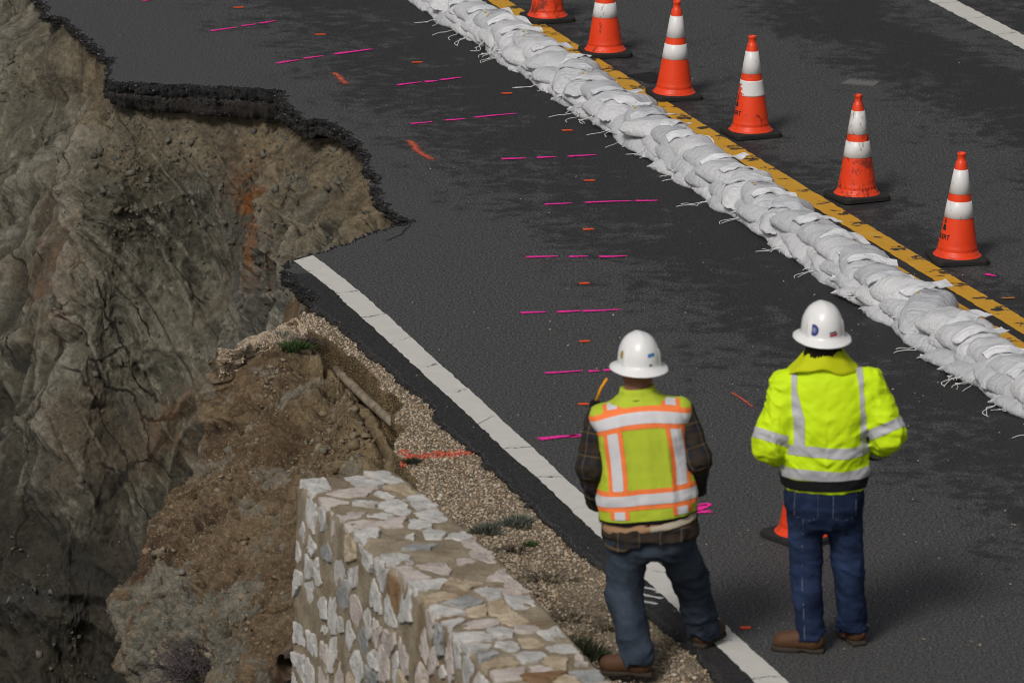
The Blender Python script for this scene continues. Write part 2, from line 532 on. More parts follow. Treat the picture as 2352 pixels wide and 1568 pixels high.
_m = np.concatenate([WL[1:5], WR[1:4]])
_a = (_m[:, 0] - yx(_m[:, 1])) / np.sqrt(1 + yd(_m[:, 1]) ** 2)
_al, _ar = _a[:4].mean(), _a[4:].mean()
line_strip('white_lane_line', offs(_al), offs(_ar), .004, M_WHITE, road, amp=.006, seed=12)

# sprayed survey marks
def spray(name, c, edge=.5):
    m = Mat(name, 0.75, 0.25)
    al, ac = m.attr('along'), m.attr('across')
    d = m.math('ABSOLUTE', ac)
    n = m.noise(120, 4, .7)
    n2 = m.noise(30, 3, .6)
    a = m.math('ADD', m.math('SUBTRACT', 1.0, d), m.math('MULTIPLY', m.math('SUBTRACT', n, .5), 1.5))
    a = m.math('ADD', a, m.math('MULTIPLY', m.math('SUBTRACT', n2, .5), .7))
    end = m.step(m.math('ABSOLUTE', al), 1.0, .72)
    k = m.math('MULTIPLY', m.step(a, edge - .22, edge + .3), end, clamp=True)
    m.color(c)
    m.set(m.b.inputs['Alpha'], k)
    return m.m
M_PINK = spray('pink_marking_paint', (0.84, 0.026, 0.33), .30)
M_ORANGE = spray('orange_marking_paint', (0.70, 0.085, 0.022), .36)
M_RED = spray('faded_orange_paint', (0.52, 0.10, 0.055), .74)
M_SCUFF = spray('white_marking_paint', (0.5, 0.5, 0.5), .62)
M_GREY = spray('pale_grey_film', (0.13, 0.13, 0.125), .42)
M_DARK = spray('dark_sealant', (0.012, 0.012, 0.013), .2)
def mark(name, pts, width, mat, z=.006, n=26, px=True, taper=False):
    """a sprayed stroke through survey points; width in metres"""
    P = GA(pts, z) if px else np.asarray(pts, float)
    C = cr(P, n)
    t = np.gradient(C, axis=0)
    nr = np.stack([-t[:, 1], t[:, 0], t[:, 0] * 0], 1)
    nr /= np.linalg.norm(nr, axis=1, keepdims=True)
    w = np.full(n, width) if not taper else width * np.linspace(1.3, .6, n)
    a = np.linspace(-1, 1, 5)
    Q = C[:, None] + nr[:, None] * (w[:, None] * a[None])[..., None]
    A = {'along': np.repeat(np.linspace(-1, 1, n), 5), 'across': np.tile(a, n)}
    F = gridF(n, 5)
    v = np.cross(Q[1, 0] - Q[0, 0], Q[0, 1] - Q[0, 0])
    if v[2] < 0: F = F[:, ::-1]
    return obj(name, mesh_np(name, Q.reshape(-1, 3), F, False, A), mat, road)
PINK = [[(480, 72), (548, 62)], [(552, 60), (590, 55)], [(594, 54), (636, 47)], [(326, 2), (362, -2)],
        [(632, 146), (690, 137)], [(694, 135), (746, 128)], [(762, 125), (860, 112)],
        [(908, 196), (972, 188)], [(974, 188), (1006, 185)], [(1008, 184), (1062, 177)],
        [(940, 284), (996, 279)], [(1020, 276), (1072, 272)], [(1084, 270), (1192, 260)],
        [(1148, 365), (1212, 363)], [(1230, 362), (1280, 360)], [(1300, 359), (1374, 355)],
        [(1246, 469), (1318, 466)], [(1336, 465), (1460, 461)], [(1456, 461), (1514, 460)],
        [(1204, 590), (1286, 588)], [(1304, 589), (1354, 588)], [(1372, 589), (1444, 587)],
        [(1192, 718), (1258, 716)], [(1276, 716), (1338, 713)], [(1332, 714), (1430, 710)],
        [(1246, 856), (1344, 850)], [(1350, 852), (1378, 851)], [(1382, 850), (1440, 847)],
        [(1232, 1008), (1330, 998)], [(1300, 1002), (1420, 990)],
        [(2262, 628), (2290, 634)], [(2046, 690 - 300), (2054, 391)]]
for k, p in enumerate(PINK[:-1]):
    wd = .025 if k not in (28, 29) else .032
    q = G(*p[0]); q2 = G(*p[1])
    mark('pink_paint_dash', [p[0], ((p[0][0] + p[1][0]) / 2, (p[0][1] + p[1][1]) / 2 + rnd.uniform(-.6, .6)), p[1]], wd * rnd.uniform(.85, 1.2), M_PINK, .006, taper=True)
mark('pink_paint_squiggle', [(1592, 1160), (1626, 1157), (1610, 1166), (1594, 1174), (1616, 1174), (1640, 1172)], .035, M_PINK, .006, 44)
ORANGE = [(548, 17), (736, 79), (958, 143), (1164, 214), (1303, 299), (1354, 414), (1351, 526), (1342, 650), (1343, 783), (1340, 927), (1712, 1440)]
for x, y in ORANGE:
    mark('orange_paint_dot', [(x - 14, y + .5), (x, y), (x + 14, y - .5)], .034, M_ORANGE, .006, 9)
mark('orange_paint_arrow', [(764, 166), (774, 172), (784, 183), (798, 195)], .065, M_RED, .006, 30)
mark('orange_paint_arrow', [(932, 322), (946, 328), (962, 348), (1000, 371)], .075, M_RED, .006, 40)
mark('orange_paint_arrow', [(1676, 898), (1704, 915), (1732, 936)], .03, M_RED, .006, 20)
mark('orange_paint_tick', [(2300, 684), (2315, 684), (2330, 683)], .012, plain('orange_tape', (.55, .2, .02)), .006, 6)
for pts in ([(1468, 1346), (1500, 1352), (1520, 1362)], [(1466, 1362), (1494, 1368), (1526, 1374)], [(1470, 1378), (1500, 1384), (1512, 1386)]):
    mark('white_paint_scribble', pts, .035, M_SCUFF, .006, 24)
mark('pale_patch', [(1934, 186), (1975, 190), (2022, 193)], .19, M_GREY, .003, 16)
mark('sealed_patch', [(1462, 168), (1492, 178), (1524, 190)], .14, M_DARK, .003, 10)
# the crack running out of the notch
_cp = [(941, 513), (936, 522), (928, 530), (922, 538), (905, 545), (890, 552)]
_c = cr(GA(_cp, .003), 40)
_c[:, 0] += .012 * n1(np.arange(40) * .9, 4)
mark('crack', [tuple(v) for v in _c], .0045, M_BROKEN, .003, 60, px=False)
# ------------------------------------------------------------------ land around: inland ground and the sea far below
gy = np.linspace(-300, 600, 40)
gy = np.unique(np.concatenate([gy, np.linspace(4, 110, 80)]))
_ro = np.array([(5.5, -300), (5.5, 0), (8.2, 8)] + [(yx(y) + 5.0, y) for y in np.linspace(24, 57, 12)] + [(2.4, 61), (-2, 75), (-9, 98), (-10, 600)])
inl = [(float(np.interp(y, _ro[:, 1], _ro[:, 0])), y) for y in gy]
V = [(x, y, -.05) for x, y in inl] + [(400, y, 0) for y in gy]
n_ = len(gy)
o = obj('ground', mesh_np('ground', V, [(i, n_ + i, n_ + i + 1, i + 1) for i in range(n_ - 1)], False), plain('dry_ground', (.16, .13, .085), .9, .2, .3, 3))
tag(o, kind='structure')
o = obj('sea', mesh_np('sea', [(-2000, -2000, -60), (2000, -2000, -60), (2000, 3000, -60), (-2000, 3000, -60)], [(0, 1, 2, 3)], False), plain('sea_water', (.02, .04, .045), .15, .5))
tag(o, kind='structure')

# ------------------------------------------------------------------ the cliff left by the slide
def rock_mat():
    m = Mat('sheared_rock', 0.85, 0.25)
    crest, depth, blk, rust = m.attr('crest'), m.attr('depth'), m.attr('block'), m.attr('rust')
    sa, sb = m.attr('sa'), m.attr('sb')
    def st(a, b): return m.node('ShaderNodeCombineXYZ', {0: m.math('MULTIPLY', sa, a), 1: m.math('MULTIPLY', sb, b), 2: 0.0}).outputs[0]
    f = m.noise(.9, 6, .62)
    c = m.mix(m.step(f, .35, .65), (0.050, 0.048, 0.035), (0.112, 0.106, 0.079))
    c = m.mix(m.math('MULTIPLY', m.step(blk, .55, .9), .6), c, (0.058, 0.060, 0.055))
    c = m.mix(m.math('MULTIPLY', m.step(blk, .35, .1), .5), c, (0.088, 0.072, 0.049))
    s1 = m.noise(1.0, 7, .66, src=st(3.2, .55), dist=.25)
    c = m.mix(m.math('MULTIPLY', m.step(s1, .50, .64), .75), c, (0.160, 0.150, 0.118))
    s3 = m.noise(1.0, 6, .7, src=st(13, 3.2), dist=.3)
    c = m.mix(m.math('MULTIPLY', m.step(s3, .55, .64), .65), c, (0.200, 0.190, 0.155))
    c = m.mix(m.math('MULTIPLY', m.step(s3, .42, .33), .6), c, (0.030, 0.028, 0.022))
    s2 = m.noise(1.0, 6, .64, src=st(5.5, .8), dist=.3)
    c = m.mix(m.math('MULTIPLY', m.step(s2, .55, .68), .6), c, (0.040, 0.040, 0.036))
    br = m.noise(.62, 4, .6, dist=.6)
    c = m.mix(m.math('MULTIPLY', m.step(br, .52, .66), .6), c, (0.080, 0.059, 0.039))
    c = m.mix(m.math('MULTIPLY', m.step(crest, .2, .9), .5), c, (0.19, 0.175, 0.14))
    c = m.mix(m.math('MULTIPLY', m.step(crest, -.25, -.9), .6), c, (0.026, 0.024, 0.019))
    ve = m.node('ShaderNodeTexVoronoi', {'Vector': m.node('ShaderNodeVectorMath', {0: st(2.6, .8), 1: m.node('ShaderNodeVectorMath', {0: m.node('ShaderNodeTexNoise', {'Vector': m.co(), 'Scale': 3.0, 'Detail': 5.0}).outputs['Color'], 1: (.45, .45, .45)}, operation='MULTIPLY').outputs[0]}, operation='ADD').outputs[0], 'Scale': 1.0}, feature='DISTANCE_TO_EDGE').outputs['Distance']
    c = m.mix(m.math('MULTIPLY', m.step(ve, .022, .006), m.step(m.noise(1.3, 4), .46, .58)), c, (0.016, 0.014, 0.011))
    dust = m.math('MULTIPLY', m.step(m.noise(38, 4, .7), .58, .72), m.step(m.noise(2.0, 5, .65), .50, .66))
    c = m.mix(m.math('MULTIPLY', dust, .75), c, (0.27, 0.255, 0.215))
    rb = m.math('MULTIPLY', m.attr('rib'), m.step(m.noise(4.5, 7, .7), .40, .56))
    c = m.mix(m.math('MULTIPLY', rb, .75), c, (0.215, 0.200, 0.165))
    # lower down: shade of the void painted dark, with brown and blue grey beds
    void_shade = m.step(m.math('ADD', depth, m.math('MULTIPLY', m.math('SUBTRACT', m.noise(1.1, 5, .62), .5), 3.0)), 2.35, 3.5)
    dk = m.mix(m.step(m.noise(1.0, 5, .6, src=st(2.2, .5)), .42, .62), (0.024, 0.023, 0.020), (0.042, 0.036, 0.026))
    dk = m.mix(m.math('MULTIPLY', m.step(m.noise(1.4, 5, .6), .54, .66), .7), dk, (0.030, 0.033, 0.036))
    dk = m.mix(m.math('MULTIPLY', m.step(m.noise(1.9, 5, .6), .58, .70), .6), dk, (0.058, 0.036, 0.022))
    c = m.mix(m.math('MULTIPLY', void_shade, .94), c, m.mix(1.0, dk, (.82, .82, .82), 'MULTIPLY'))
    # weathered soil horizon under the paving
    soil = m.step(m.math('ADD', depth, m.math('MULTIPLY', m.math('SUBTRACT', m.noise(2.2, 5, .6), .5), 1.3)), .75, .2)
    sc = m.mix(m.step(m.noise(3.0, 6, .65), .35, .65), (0.072, 0.055, 0.035), (0.175, 0.140, 0.090))
    c = m.mix(m.math('MULTIPLY', soil, m.attr('soil')), c, sc)
    rm = m.math('MULTIPLY', rust, m.step(m.noise(7, 6, .65), .38, .62))
    c = m.mix(rm, c, (0.17, 0.062, 0.015))
    fine = m.noise(22, 8, .78)
    c = m.mix(.75, c, m.mix(m.step(fine, .3, .7), (.3, .3, .3), (1.15, 1.15, 1.15)), 'MULTIPLY')
    c = m.mix(1.0, c, (1.42, 1.41, 1.38), 'MULTIPLY')
    m.color(c)
    h = m.math('ADD', m.noise(18, 8, .68), m.math('MULTIPLY', m.noise(1.0, 7, .62, src=st(9, 1.6)), 1.4))
    m.bump(h, .9, .05)
    return m.m
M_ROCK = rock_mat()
# brow of the cliff under the slab: (pixel survey), outward direction, slope (m out per m down), soil
BROW = [((-420, -560), (-.55, -.83), .62, .1), ((-260, -390), (-.55, -.83), .60, .1), ((-60, -190), (-.55, -.83), .60, .15), ((60, -30), (-.5, -.86), .60, .2), ((104, 38), (-.52, -.85), .58, .5),
        ((165, 68), (-.5, -.87), .56, .7), ((222, 116), (-.42, -.9), .52, .9), ((256, 160), (-.36, -.93), .44, .8), ((262, 186), (-.30, -.95), .38, .5),
        ((330, 191), (-.30, -.95), .36, .5), ((440, 195), (-.33, -.94), .38, .6), ((560, 200), (-.40, -.92), .42, .8), ((640, 212), (-.50, -.86), .46, 1),
        ((690, 262), (-.60, -.80), .50, 1), ((750, 277), (-.66, -.75), .52, 1), ((805, 312), (-.72, -.69), .52, 1), ((848, 370), (-.78, -.62), .50, 1),
        ((868, 430), (-.82, -.57), .48, 1), ((890, 478), (-.86, -.5), .46, 1), ((938, 506), (-.9, -.42), .4, 1)]
nu, nv = 860, 560
top = cr([tuple(G(*b[0], 0.0)) for b in BROW], nu)
odir = cr([b[1] for b in BROW], nu)
odir /= np.linalg.norm(odir, axis=1, keepdims=True)
slope = cr([[b[2]] for b in BROW], nu)[:, 0]
soilw = cr([[b[3]] for b in BROW], nu)[:, 0]
v = np.concatenate([np.linspace(0, 1, 150)[:-1] ** 1.15 * .9, np.linspace(.9, 6.6, 380), np.linspace(6.7, 16, 31)])
nv = len(v)
g = np.interp(v, [0, .06, .25, .8, 2, 5, 16], [-.12, -.13, -.02, .34, .9, 2.45, 7.5]) / .49
P = np.zeros((nu, nv, 3))
P[:, :, :2] = top[:, None, :2] + odir[:, None] * (g[None] * slope[:, None])[..., None]
_tk = np.array([np.argmin(np.linalg.norm(brk - t_, axis=1)) for t_ in top[::20]])
_th = np.interp(np.arange(nu), np.arange(0, nu, 20), THICK[_tk])
P[:, :, 2] = -.165 * _th[:, None] - v[None]
N = grid_normals(P)
flat = P.reshape(-1, 3)
# the beds are sheared: steep on the left, dipping to the right further along
uu = np.repeat(np.linspace(0, 1, nu), nv)
vv = np.tile(v, nu)
arc = np.concatenate([[0], np.cumsum(np.linalg.norm(np.diff(top, axis=0), axis=1))])
def arc_at(px, py): return arc[np.argmin(np.linalg.norm(top - np.array(G(px, py)), axis=1))]
a_l, a_m, a_r = arc_at(222, 116), arc_at(440, 195), arc_at(750, 277)
aa = np.repeat(arc, nv)
drift = np.interp(arc, [arc[0], a_l, a_m, a_r, arc[-1]], [.10, .20, 1.10, 1.35, 1.4])
k_ = np.cumsum(np.concatenate([[0], np.diff(arc) / np.maximum(np.gradient(drift, arc)[1:], 0) * 0 + np.diff(arc)]))
vc = np.minimum(vv, 6.6)
wv = np.stack([fbm(flat * .55, 3, seed=s) for s in (1, 2)], 1)
sA = aa - np.repeat(drift, nv) * vc + .09 * wv[:, 0]
sB = vv + .12 * wv[:, 1]
# bedding directions fixed in the ground: steep on the left, dipping to the right beyond the corner
N0 = np.array([-.40, -.85, .35]); N0 /= np.linalg.norm(N0)
def bed(e):
    e = np.array(e, float); e /= np.linalg.norm(e)
    c = np.cross(N0, e); c /= np.linalg.norm(c)
    return e, c
eL, cL = bed((.10, -.25, -.96)); eR, cR = bed((.60, -.30, -.74))
wr_blend = np.clip((aa - arc_at(262, 186) + .25 * vv + .25 * fbm(flat * 1.1, 3, seed=3)) / .12 + .5, 0, 1)
wq = flat + .06 * np.stack([fbm(flat * 1.3, 3, seed=s) for s in (21, 22, 23)], 1)
def along(p, e, k): return p - (p @ e)[:, None] * e * (1 - 1 / k)
sA = np.where(wr_blend > .5, wq @ cR, wq @ cL); sB = np.where(wr_blend > .5, wq @ eR, wq @ eL)
S = lambda fa, fb, z=0.0: np.stack([sA * fa, sB * fb, sA * 0 + z], 1)
big = fbm(flat * .5 + 9, 3, seed=5)
cidb = cells(np.stack([sA * 1.9, sB * .8, wr_blend * 3], 1), 41)[2]
rid = fbm(S(7, 1.3, 7), 5, .6, 61)
fine = fbm(flat * 13, 5, .65, 71)
med = fbm(flat * 3.6, 5, .6, 81)
rubble = np.clip(fbm(flat * 1.1, 3, seed=93) * 2.4 + .05, 0, 1)          # broken zones between smooth sheared faces
rib = np.zeros(nu * nv)
for px0, py0, dr_, amp, wd in [(100, 60, .12, .24, .13), (236, 140, .10, .30, .12), (20, -20, .2, .3, .3), (-160, -300, .2, .4, .4), (170, 80, .1, -.22, .16), (330, 190, .05, -.10, .2), (690, 262, .5, .12, .25)]:
    a = aa - arc_at(px0, py0) - dr_ * vv + .12 * vnoise(flat * 2.1, 8) - .10 * vnoise(np.stack([vv * 1.3, vv * 0 + px0, vv * 0], 1), 7)
    rib += .62 * amp * np.exp(-(np.abs(a) / wd) ** 1.2) * np.minimum(1, vv / .5) * np.clip(1.25 - vv / 3.2, .15, 1)
amp_edge = np.clip(vv / .45, .12, 1)
def bedded(f, seed, k):
    return facets(along(wq, eL, k), f, seed) * (1 - wr_blend) + facets(along(wq, eR, k), f, seed + 50) * wr_blend
fa1, fa2, fa3, fa4 = bedded(.95, 301, 2.2), bedded(2.3, 302, 2.4), bedded(6.5, 303, 1.8), facets(flat, 17.0, 304, 3)
rough = np.clip(.30 + .9 * fbm(flat * .9, 3, seed=97) + .5 * rubble + .45 * np.clip((aa - a_m) / (a_r - a_m), 0, 1), .12, 1.35)
crk = -.05 * np.exp(-(np.abs(fbm(S(2.0, .26, 2), 2, seed=305)) / .016) ** 2) * np.clip(.2 + 2.5 * fbm(flat * .8, 2, seed=306), 0, 1)
d = amp_edge * (.18 * big + .42 * fa1 + .20 * fa2 + rough * (.075 * fa3 + .028 * fa4) + crk + .012 * rid + .04 * med + rib) + (.008 + .016 * rough) * fine
P2 = flat + N.reshape(-1, 3) * d[:, None]
sgn = 1.0 if N[nu // 2, nv // 2] @ np.array([-.5, -.8, .3]) > 0 else -1.0
if sgn < 0:
    P2 = flat - N.reshape(-1, 3) * d[:, None]
# crest of relief: where the surface stands proud of its neighbourhood
D = d.reshape(nu, nv)
def blur(A, r):
    B = np.copy(A)
    for ax in (0, 1):
        c = np.cumsum(np.concatenate([np.repeat(np.take(B, [0], ax), r + 1, ax), B, np.repeat(np.take(B, [-1], ax), r, ax)], ax), ax)
        n = B.shape[ax]
        B = (np.take(c, range(2 * r + 1, n + 2 * r + 1), ax) - np.take(c, range(0, n), ax)) / (2 * r + 1)
    return B
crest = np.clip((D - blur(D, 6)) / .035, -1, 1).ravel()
rs = np.array(G(545, 525, 0, 39.6))
dr = P2 - rs
ra = np.exp(-((dr @ np.array([.85, -.1, .5])) / .19) ** 2 - ((dr @ np.array([.5, -.2, -.84])) / .34) ** 2) * 1.4
for px, py, Y, r in ((1195 / 2.905, 1290 / 2.905 + 517, 39.9, .3), (60, 600, 41, .5), (240, 705, 40, .35)):
    w = P2 - np.array(G(px, py, 0, Y))
    ra += .4 * np.exp(-(np.linalg.norm(w, axis=1) / r) ** 2)
P2_cliff = P2.copy()
F = gridF(nu, nv)
if sgn < 0: F = F[:, ::-1]
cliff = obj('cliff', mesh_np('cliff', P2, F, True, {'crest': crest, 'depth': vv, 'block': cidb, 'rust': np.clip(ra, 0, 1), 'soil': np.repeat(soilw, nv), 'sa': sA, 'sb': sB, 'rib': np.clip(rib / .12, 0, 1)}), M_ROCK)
tag(cliff, kind='structure')

# ------------------------------------------------------------------ shoulder: gravel sheet, its torn scarp and the slumped bluff below
SCARP = [(686, 724), (700, 744), (705, 760), (734, 768), (750, 778), (765, 785), (787, 800), (800, 816), (822, 826), (837, 844), (860, 862), (874, 878), (881, 897), (912, 909),
         (927, 930), (909, 953), (902, 972), (938, 978), (928, 988), (918, 1000), (902, 1034), (916, 1050), (930, 1062), (943, 1082), (955, 1102), (961, 1130)]
scarp, scarp_n = jag(GA(SCARP, -.03), .02, .014, 77, 7)
under_wall = [G(1010, 1230, -.06), G(1120, 1380, -.06), G(1260, 1560, -.06), G(1500, 1850, -.06), G(1800, 2200, -.06)]
sh_in = [(p[0] + .06, p[1] + .02, -.03) for p in GA(SHOULDER, 0)]
poly = [tuple(p) for p in scarp] + [tuple(p) for p in under_wall] + [tuple(p) for p in sh_in[::-1]]
def gravel_mat(name, c0, c1, c2, k=1.0):
    m = Mat(name, .9, .2)
    f = m.noise(3.2, 5, .6)
    c = m.mix(m.step(f, .38, .62), c0, c1)
    pv = m.node('ShaderNodeTexVoronoi', {'Vector': m.co(), 'Scale': 95.0}, feature='F1')
    hv = m.node('ShaderNodeSeparateColor', {0: pv.outputs['Color']}).outputs[0]
    c = m.mix(m.math('MULTIPLY', m.step(hv, .3, 1), .75 * k), c, c2)
    c = m.mix(m.math('MULTIPLY', m.step(pv.outputs['Distance'], .35, .75), .75), c, tuple(x * .35 for x in c0))
    m.color(c)
    m.bump(m.math('ADD', m.math('MULTIPLY', pv.outputs['Distance'], -1.0), m.noise(40, 5, .7)), .8, .012)
    return m.m
M_GRAVEL = gravel_mat('gravel_bed', (.14, .105, .066), (.25, .20, .135), (.42, .36, .27))
gr = flat_poly('gravel_shoulder', poly, M_GRAVEL)
tag(gr, kind='structure')

slab_rim('torn_bank', scarp, -scarp_n, [(0, 0.0), (.008, -.02), (-.004, -.08), (.0, -.2), (-.02, -.35), (.02, -.6), (.1, -1.2)], 61, 1, gravel_mat('bank_soil', (.10, .07, .036), (.19, .135, .07), (.26, .2, .12), .7), gr)
# pebbles: colour per pebble kept as an attribute
def pebble_mat(name, ramp):
    m = Mat(name, .8, .3)
    rp = m.node('ShaderNodeValToRGB', {'Fac': m.attr('tone')})
    e = rp.color_ramp.elements
    e[0].position, e[0].color = 0, (*ramp[0], 1)
    e[1].position, e[1].color = 1, (*ramp[-1], 1)
    for i, c in enumerate(ramp[1:-1]):
        k = e.new((i + 1) / (len(ramp) - 1)); k.color = (*c, 1)
    c = m.mix(.4, rp.outputs[0], m.mix(m.noise(60, 4, .6), (.5, .5, .5), (1.25, 1.25, 1.25)), 'MULTIPLY')
    m.color(c)
    return m.m
M_PEB = pebble_mat('pebbles', [(.11, .08, .05), (.24, .17, .105), (.40, .30, .195), (.50, .42, .32), (.30, .20, .12), (.58, .51, .42), (.21, .19, .165), (.43, .32, .205)])
t_ = (1 + 5 ** .5) / 2
ICO = np.array([(-1, t_, 0), (1, t_, 0), (-1, -t_, 0), (1, -t_, 0), (0, -1, t_), (0, 1, t_), (0, -1, -t_), (0, 1, -t_), (t_, 0, -1), (t_, 0, 1), (-t_, 0, -1), (-t_, 0, 1)]) / math.sqrt(1 + t_ * t_)
ICOF = np.array([(0, 11, 5), (0, 5, 1), (0, 1, 7), (0, 7, 10), (0, 10, 11), (1, 5, 9), (5, 11, 4), (11, 10, 2), (10, 7, 6), (7, 1, 8), (3, 9, 4), (3, 4, 2), (3, 2, 6), (3, 6, 8), (3, 8, 9), (4, 9, 5), (2, 4, 11), (6, 2, 10), (8, 6, 7), (9, 8, 1)])
BOX8 = np.array([(-1, -1, -1), (1, -1, -1), (1, 1, -1), (-1, 1, -1), (-1, -1, 1), (1, -1, 1), (1, 1, 1), (-1, 1, 1)]) * .75
BOXF = np.array([(0, 3, 2), (0, 2, 1), (4, 5, 6), (4, 6, 7), (0, 1, 5), (0, 5, 4), (1, 2, 6), (1, 6, 5), (2, 3, 7), (2, 7, 6), (3, 0, 4), (3, 4, 7)])
def chips(name, pts, rad, mat, parent):
    """broken angular pieces, each a battered block"""
    n = len(pts)
    V = BOX8[None] + rng.normal(0, .32, (n, 8, 3))
    V = V * rng.uniform(.5, 1.3, (n, 1, 3))
    q = rng.normal(size=(n, 4)); q /= np.linalg.norm(q, axis=1, keepdims=True)
    w, x, y, z = q.T
    Rm = np.stack([1 - 2 * (y * y + z * z), 2 * (x * y - z * w), 2 * (x * z + y * w), 2 * (x * y + z * w), 1 - 2 * (x * x + z * z), 2 * (y * z - x * w), 2 * (x * z - y * w), 2 * (y * z + x * w), 1 - 2 * (x * x + y * y)], 1).reshape(n, 3, 3)
    V = np.einsum('nij,nkj->nki', Rm, V) * np.asarray(rad)[:, None, None] + np.asarray(pts)[:, None]
    F = (BOXF[None] + 8 * np.arange(n)[:, None, None]).reshape(-1, 3)
    o = obj(name, mesh_np(name, V.reshape(-1, 3), F, False, {'tone': np.repeat(rng.random(n), 8)}), mat, parent)
    return tag(o, kind='stuff')
def pebbles(name, pts, rad, mat, parent=None, kind='stuff', flat_=.65, tone=None):
    n = len(pts)
    pts = np.asarray(pts, float)
    sh = 1 + .38 * (rng.random((n, 12)) - .5) * 2
    V = ICO[None] * sh[..., None]
    V *= np.stack([rng.uniform(.75, 1.3, n), rng.uniform(.75, 1.3, n), rng.uniform(.5, .95, n) * flat_ / .65], 1)[:, None]
    a = rng.uniform(0, 2 * np.pi, n)
    b = rng.normal(0, .35, n)
    ca, sa, cb, sb = np.cos(a), np.sin(a), np.cos(b), np.sin(b)
    x, y, z = V[..., 0], V[..., 1], V[..., 2]
    y, z = y * cb[:, None] - z * sb[:, None], y * sb[:, None] + z * cb[:, None]
    x, y = x * ca[:, None] - y * sa[:, None], x * sa[:, None] + y * ca[:, None]
    V = np.stack([x, y, z], -1) * np.asarray(rad)[:, None, None] + pts[:, None]
    F = (ICOF[None] + 12 * np.arange(n)[:, None, None]).reshape(-1, 3)
    tn = rng.random(n) if tone is None else tone
    o = obj(name, mesh_np(name, V.reshape(-1, 3), F, False, {'tone': np.repeat(tn, 12)}), mat, parent)
    if kind: tag(o, kind=kind)
    return o
M_AGG = pebble_mat('dark_aggregate', [(.010, .010, .011), (.018, .018, .019), (.012, .011, .011), (.030, .029, .029), (.008, .008, .009), (.045, .043, .042), (.014, .013, .013), (.17, .165, .155)])
_rv = np.array([tuple(v.co) for v in rim_o.data.vertices]).reshape(len(brk), len(prof), 3)
i_ = rng.integers(0, len(brk) - 1, 15000); j_ = np.minimum(rng.integers(0, 10, 15000), rng.integers(0, 13, 15000))
f_ = rng.random((15000, 1))
pp = _rv[i_, j_] * (1 - f_) + _rv[i_, j_ + 1] * f_
pebbles('rim_aggregate', pp + rng.normal(0, .004, pp.shape), rng.uniform(.003, .0085, len(pp)) * np.where(rng.random(len(pp)) < .03, 2.0, 1), M_AGG, parent=road, tone=rng.random(len(pp)) ** 1.3)
def in_poly(x, y, poly):
    poly = np.asarray(poly)[:, :2]
    c = np.zeros(len(x), bool)
    j = len(poly) - 1
    for i in range(len(poly)):
        xi, yi = poly[i]; xj, yj = poly[j]
        if abs(yj - yi) > 1e-12:
            c ^= ((yi > y) != (yj > y)) & (x < (xj - xi) * (y - yi) / (yj - yi) + xi)
        j = i
    return c
pa = np.array([p[:2] for p in poly])
x = rng.uniform(-2.0, 2.6, 170000); y = rng.uniform(24.0, 34.3, 170000)
k = in_poly(x, y, poly)
x, y = x[k], y[k]
patch = fbm(np.stack([x * 1.6, y * 1.6, x * 0], 1), 3, seed=91)
near = np.clip((30.2 - y) / 2.0, 0, 1)
keep = rng.random(len(x)) < np.where(patch < .05, 1, 1 - .75 * near)
x, y = x[keep], y[keep]
rr = rng.uniform(.0038, .0082, len(x)) * np.where(rng.random(len(x)) < .05, 1.8, 1)
pebbles('gravel', np.stack([x, y, -.03 + rr * .35], 1), rr, M_PEB)

# bluff: lines running from the torn edge out to the brink and over it
def soil_mat():
    m = Mat('slumped_soil', .92, .2)
    upper, crest, grav = m.attr('upper'), m.attr('crest'), m.attr('gravel')
    f = m.noise(1.7, 6, .62)
    c = m.mix(m.step(f, .36, .64), (0.098, 0.064, 0.036), (0.158, 0.112, 0.066))
    c = m.mix(m.math('MULTIPLY', m.step(m.noise(1.1, 7, .66, dist=.3), .50, .545), .85), c, (0.072, 0.045, 0.028))
    tan_ = m.mix(m.noise(8, 6, .65), (0.15, 0.108, 0.058), (0.27, 0.205, 0.12))
    c = m.mix(m.step(m.math('ADD', upper, m.math('MULTIPLY', m.math('SUBTRACT', m.noise(2.2, 5, .6), .5), .9)), .40, .66), c, tan_)
    gw = m.math('MULTIPLY', m.step(m.math('ADD', m.attr('low'), m.math('MULTIPLY', m.math('SUBTRACT', m.noise(2.6, 7, .66, dist=.4), .5), 1.7)), .48, .58), .9)
    c = m.mix(gw, c, m.mix(m.noise(9, 6, .6), (0.080, 0.080, 0.064), (0.20, 0.195, 0.16)))
    pat = m.math('MULTIPLY', m.step(m.noise(2.6, 8, .7, dist=.3), .555, .60), .8)
    c = m.mix(pat, c, m.mix(m.noise(9, 5, .6), (0.13, 0.115, 0.085), (0.26, 0.24, 0.20)))
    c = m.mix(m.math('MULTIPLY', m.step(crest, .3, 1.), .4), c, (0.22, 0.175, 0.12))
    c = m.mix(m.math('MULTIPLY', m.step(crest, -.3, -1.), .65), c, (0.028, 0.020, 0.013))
    c = m.mix(grav, c, m.mix(m.noise(70, 3, .7), (.18, .135, .085), (.48, .41, .32)))
    sp = m.step(m.noise(62, 3, .65), .58, .66)
    c = m.mix(m.math('MULTIPLY', sp, .6), c, (0.34, 0.26, 0.16))
    c = m.mix(.7, c, m.mix(m.step(m.noise(26, 8, .78), .3, .7), (.3, .3, .3), (1.2, 1.2, 1.2)), 'MULTIPLY')
    c = m.mix(1.0, c, (1.22, 1.22, 1.22), 'MULTIPLY')
    m.color(c)
    m.bump(m.math('ADD', m.noise(48, 7, .7), m.noise(13, 6, .65)), .9, .03)
    return m.m
M_SOIL = soil_mat()
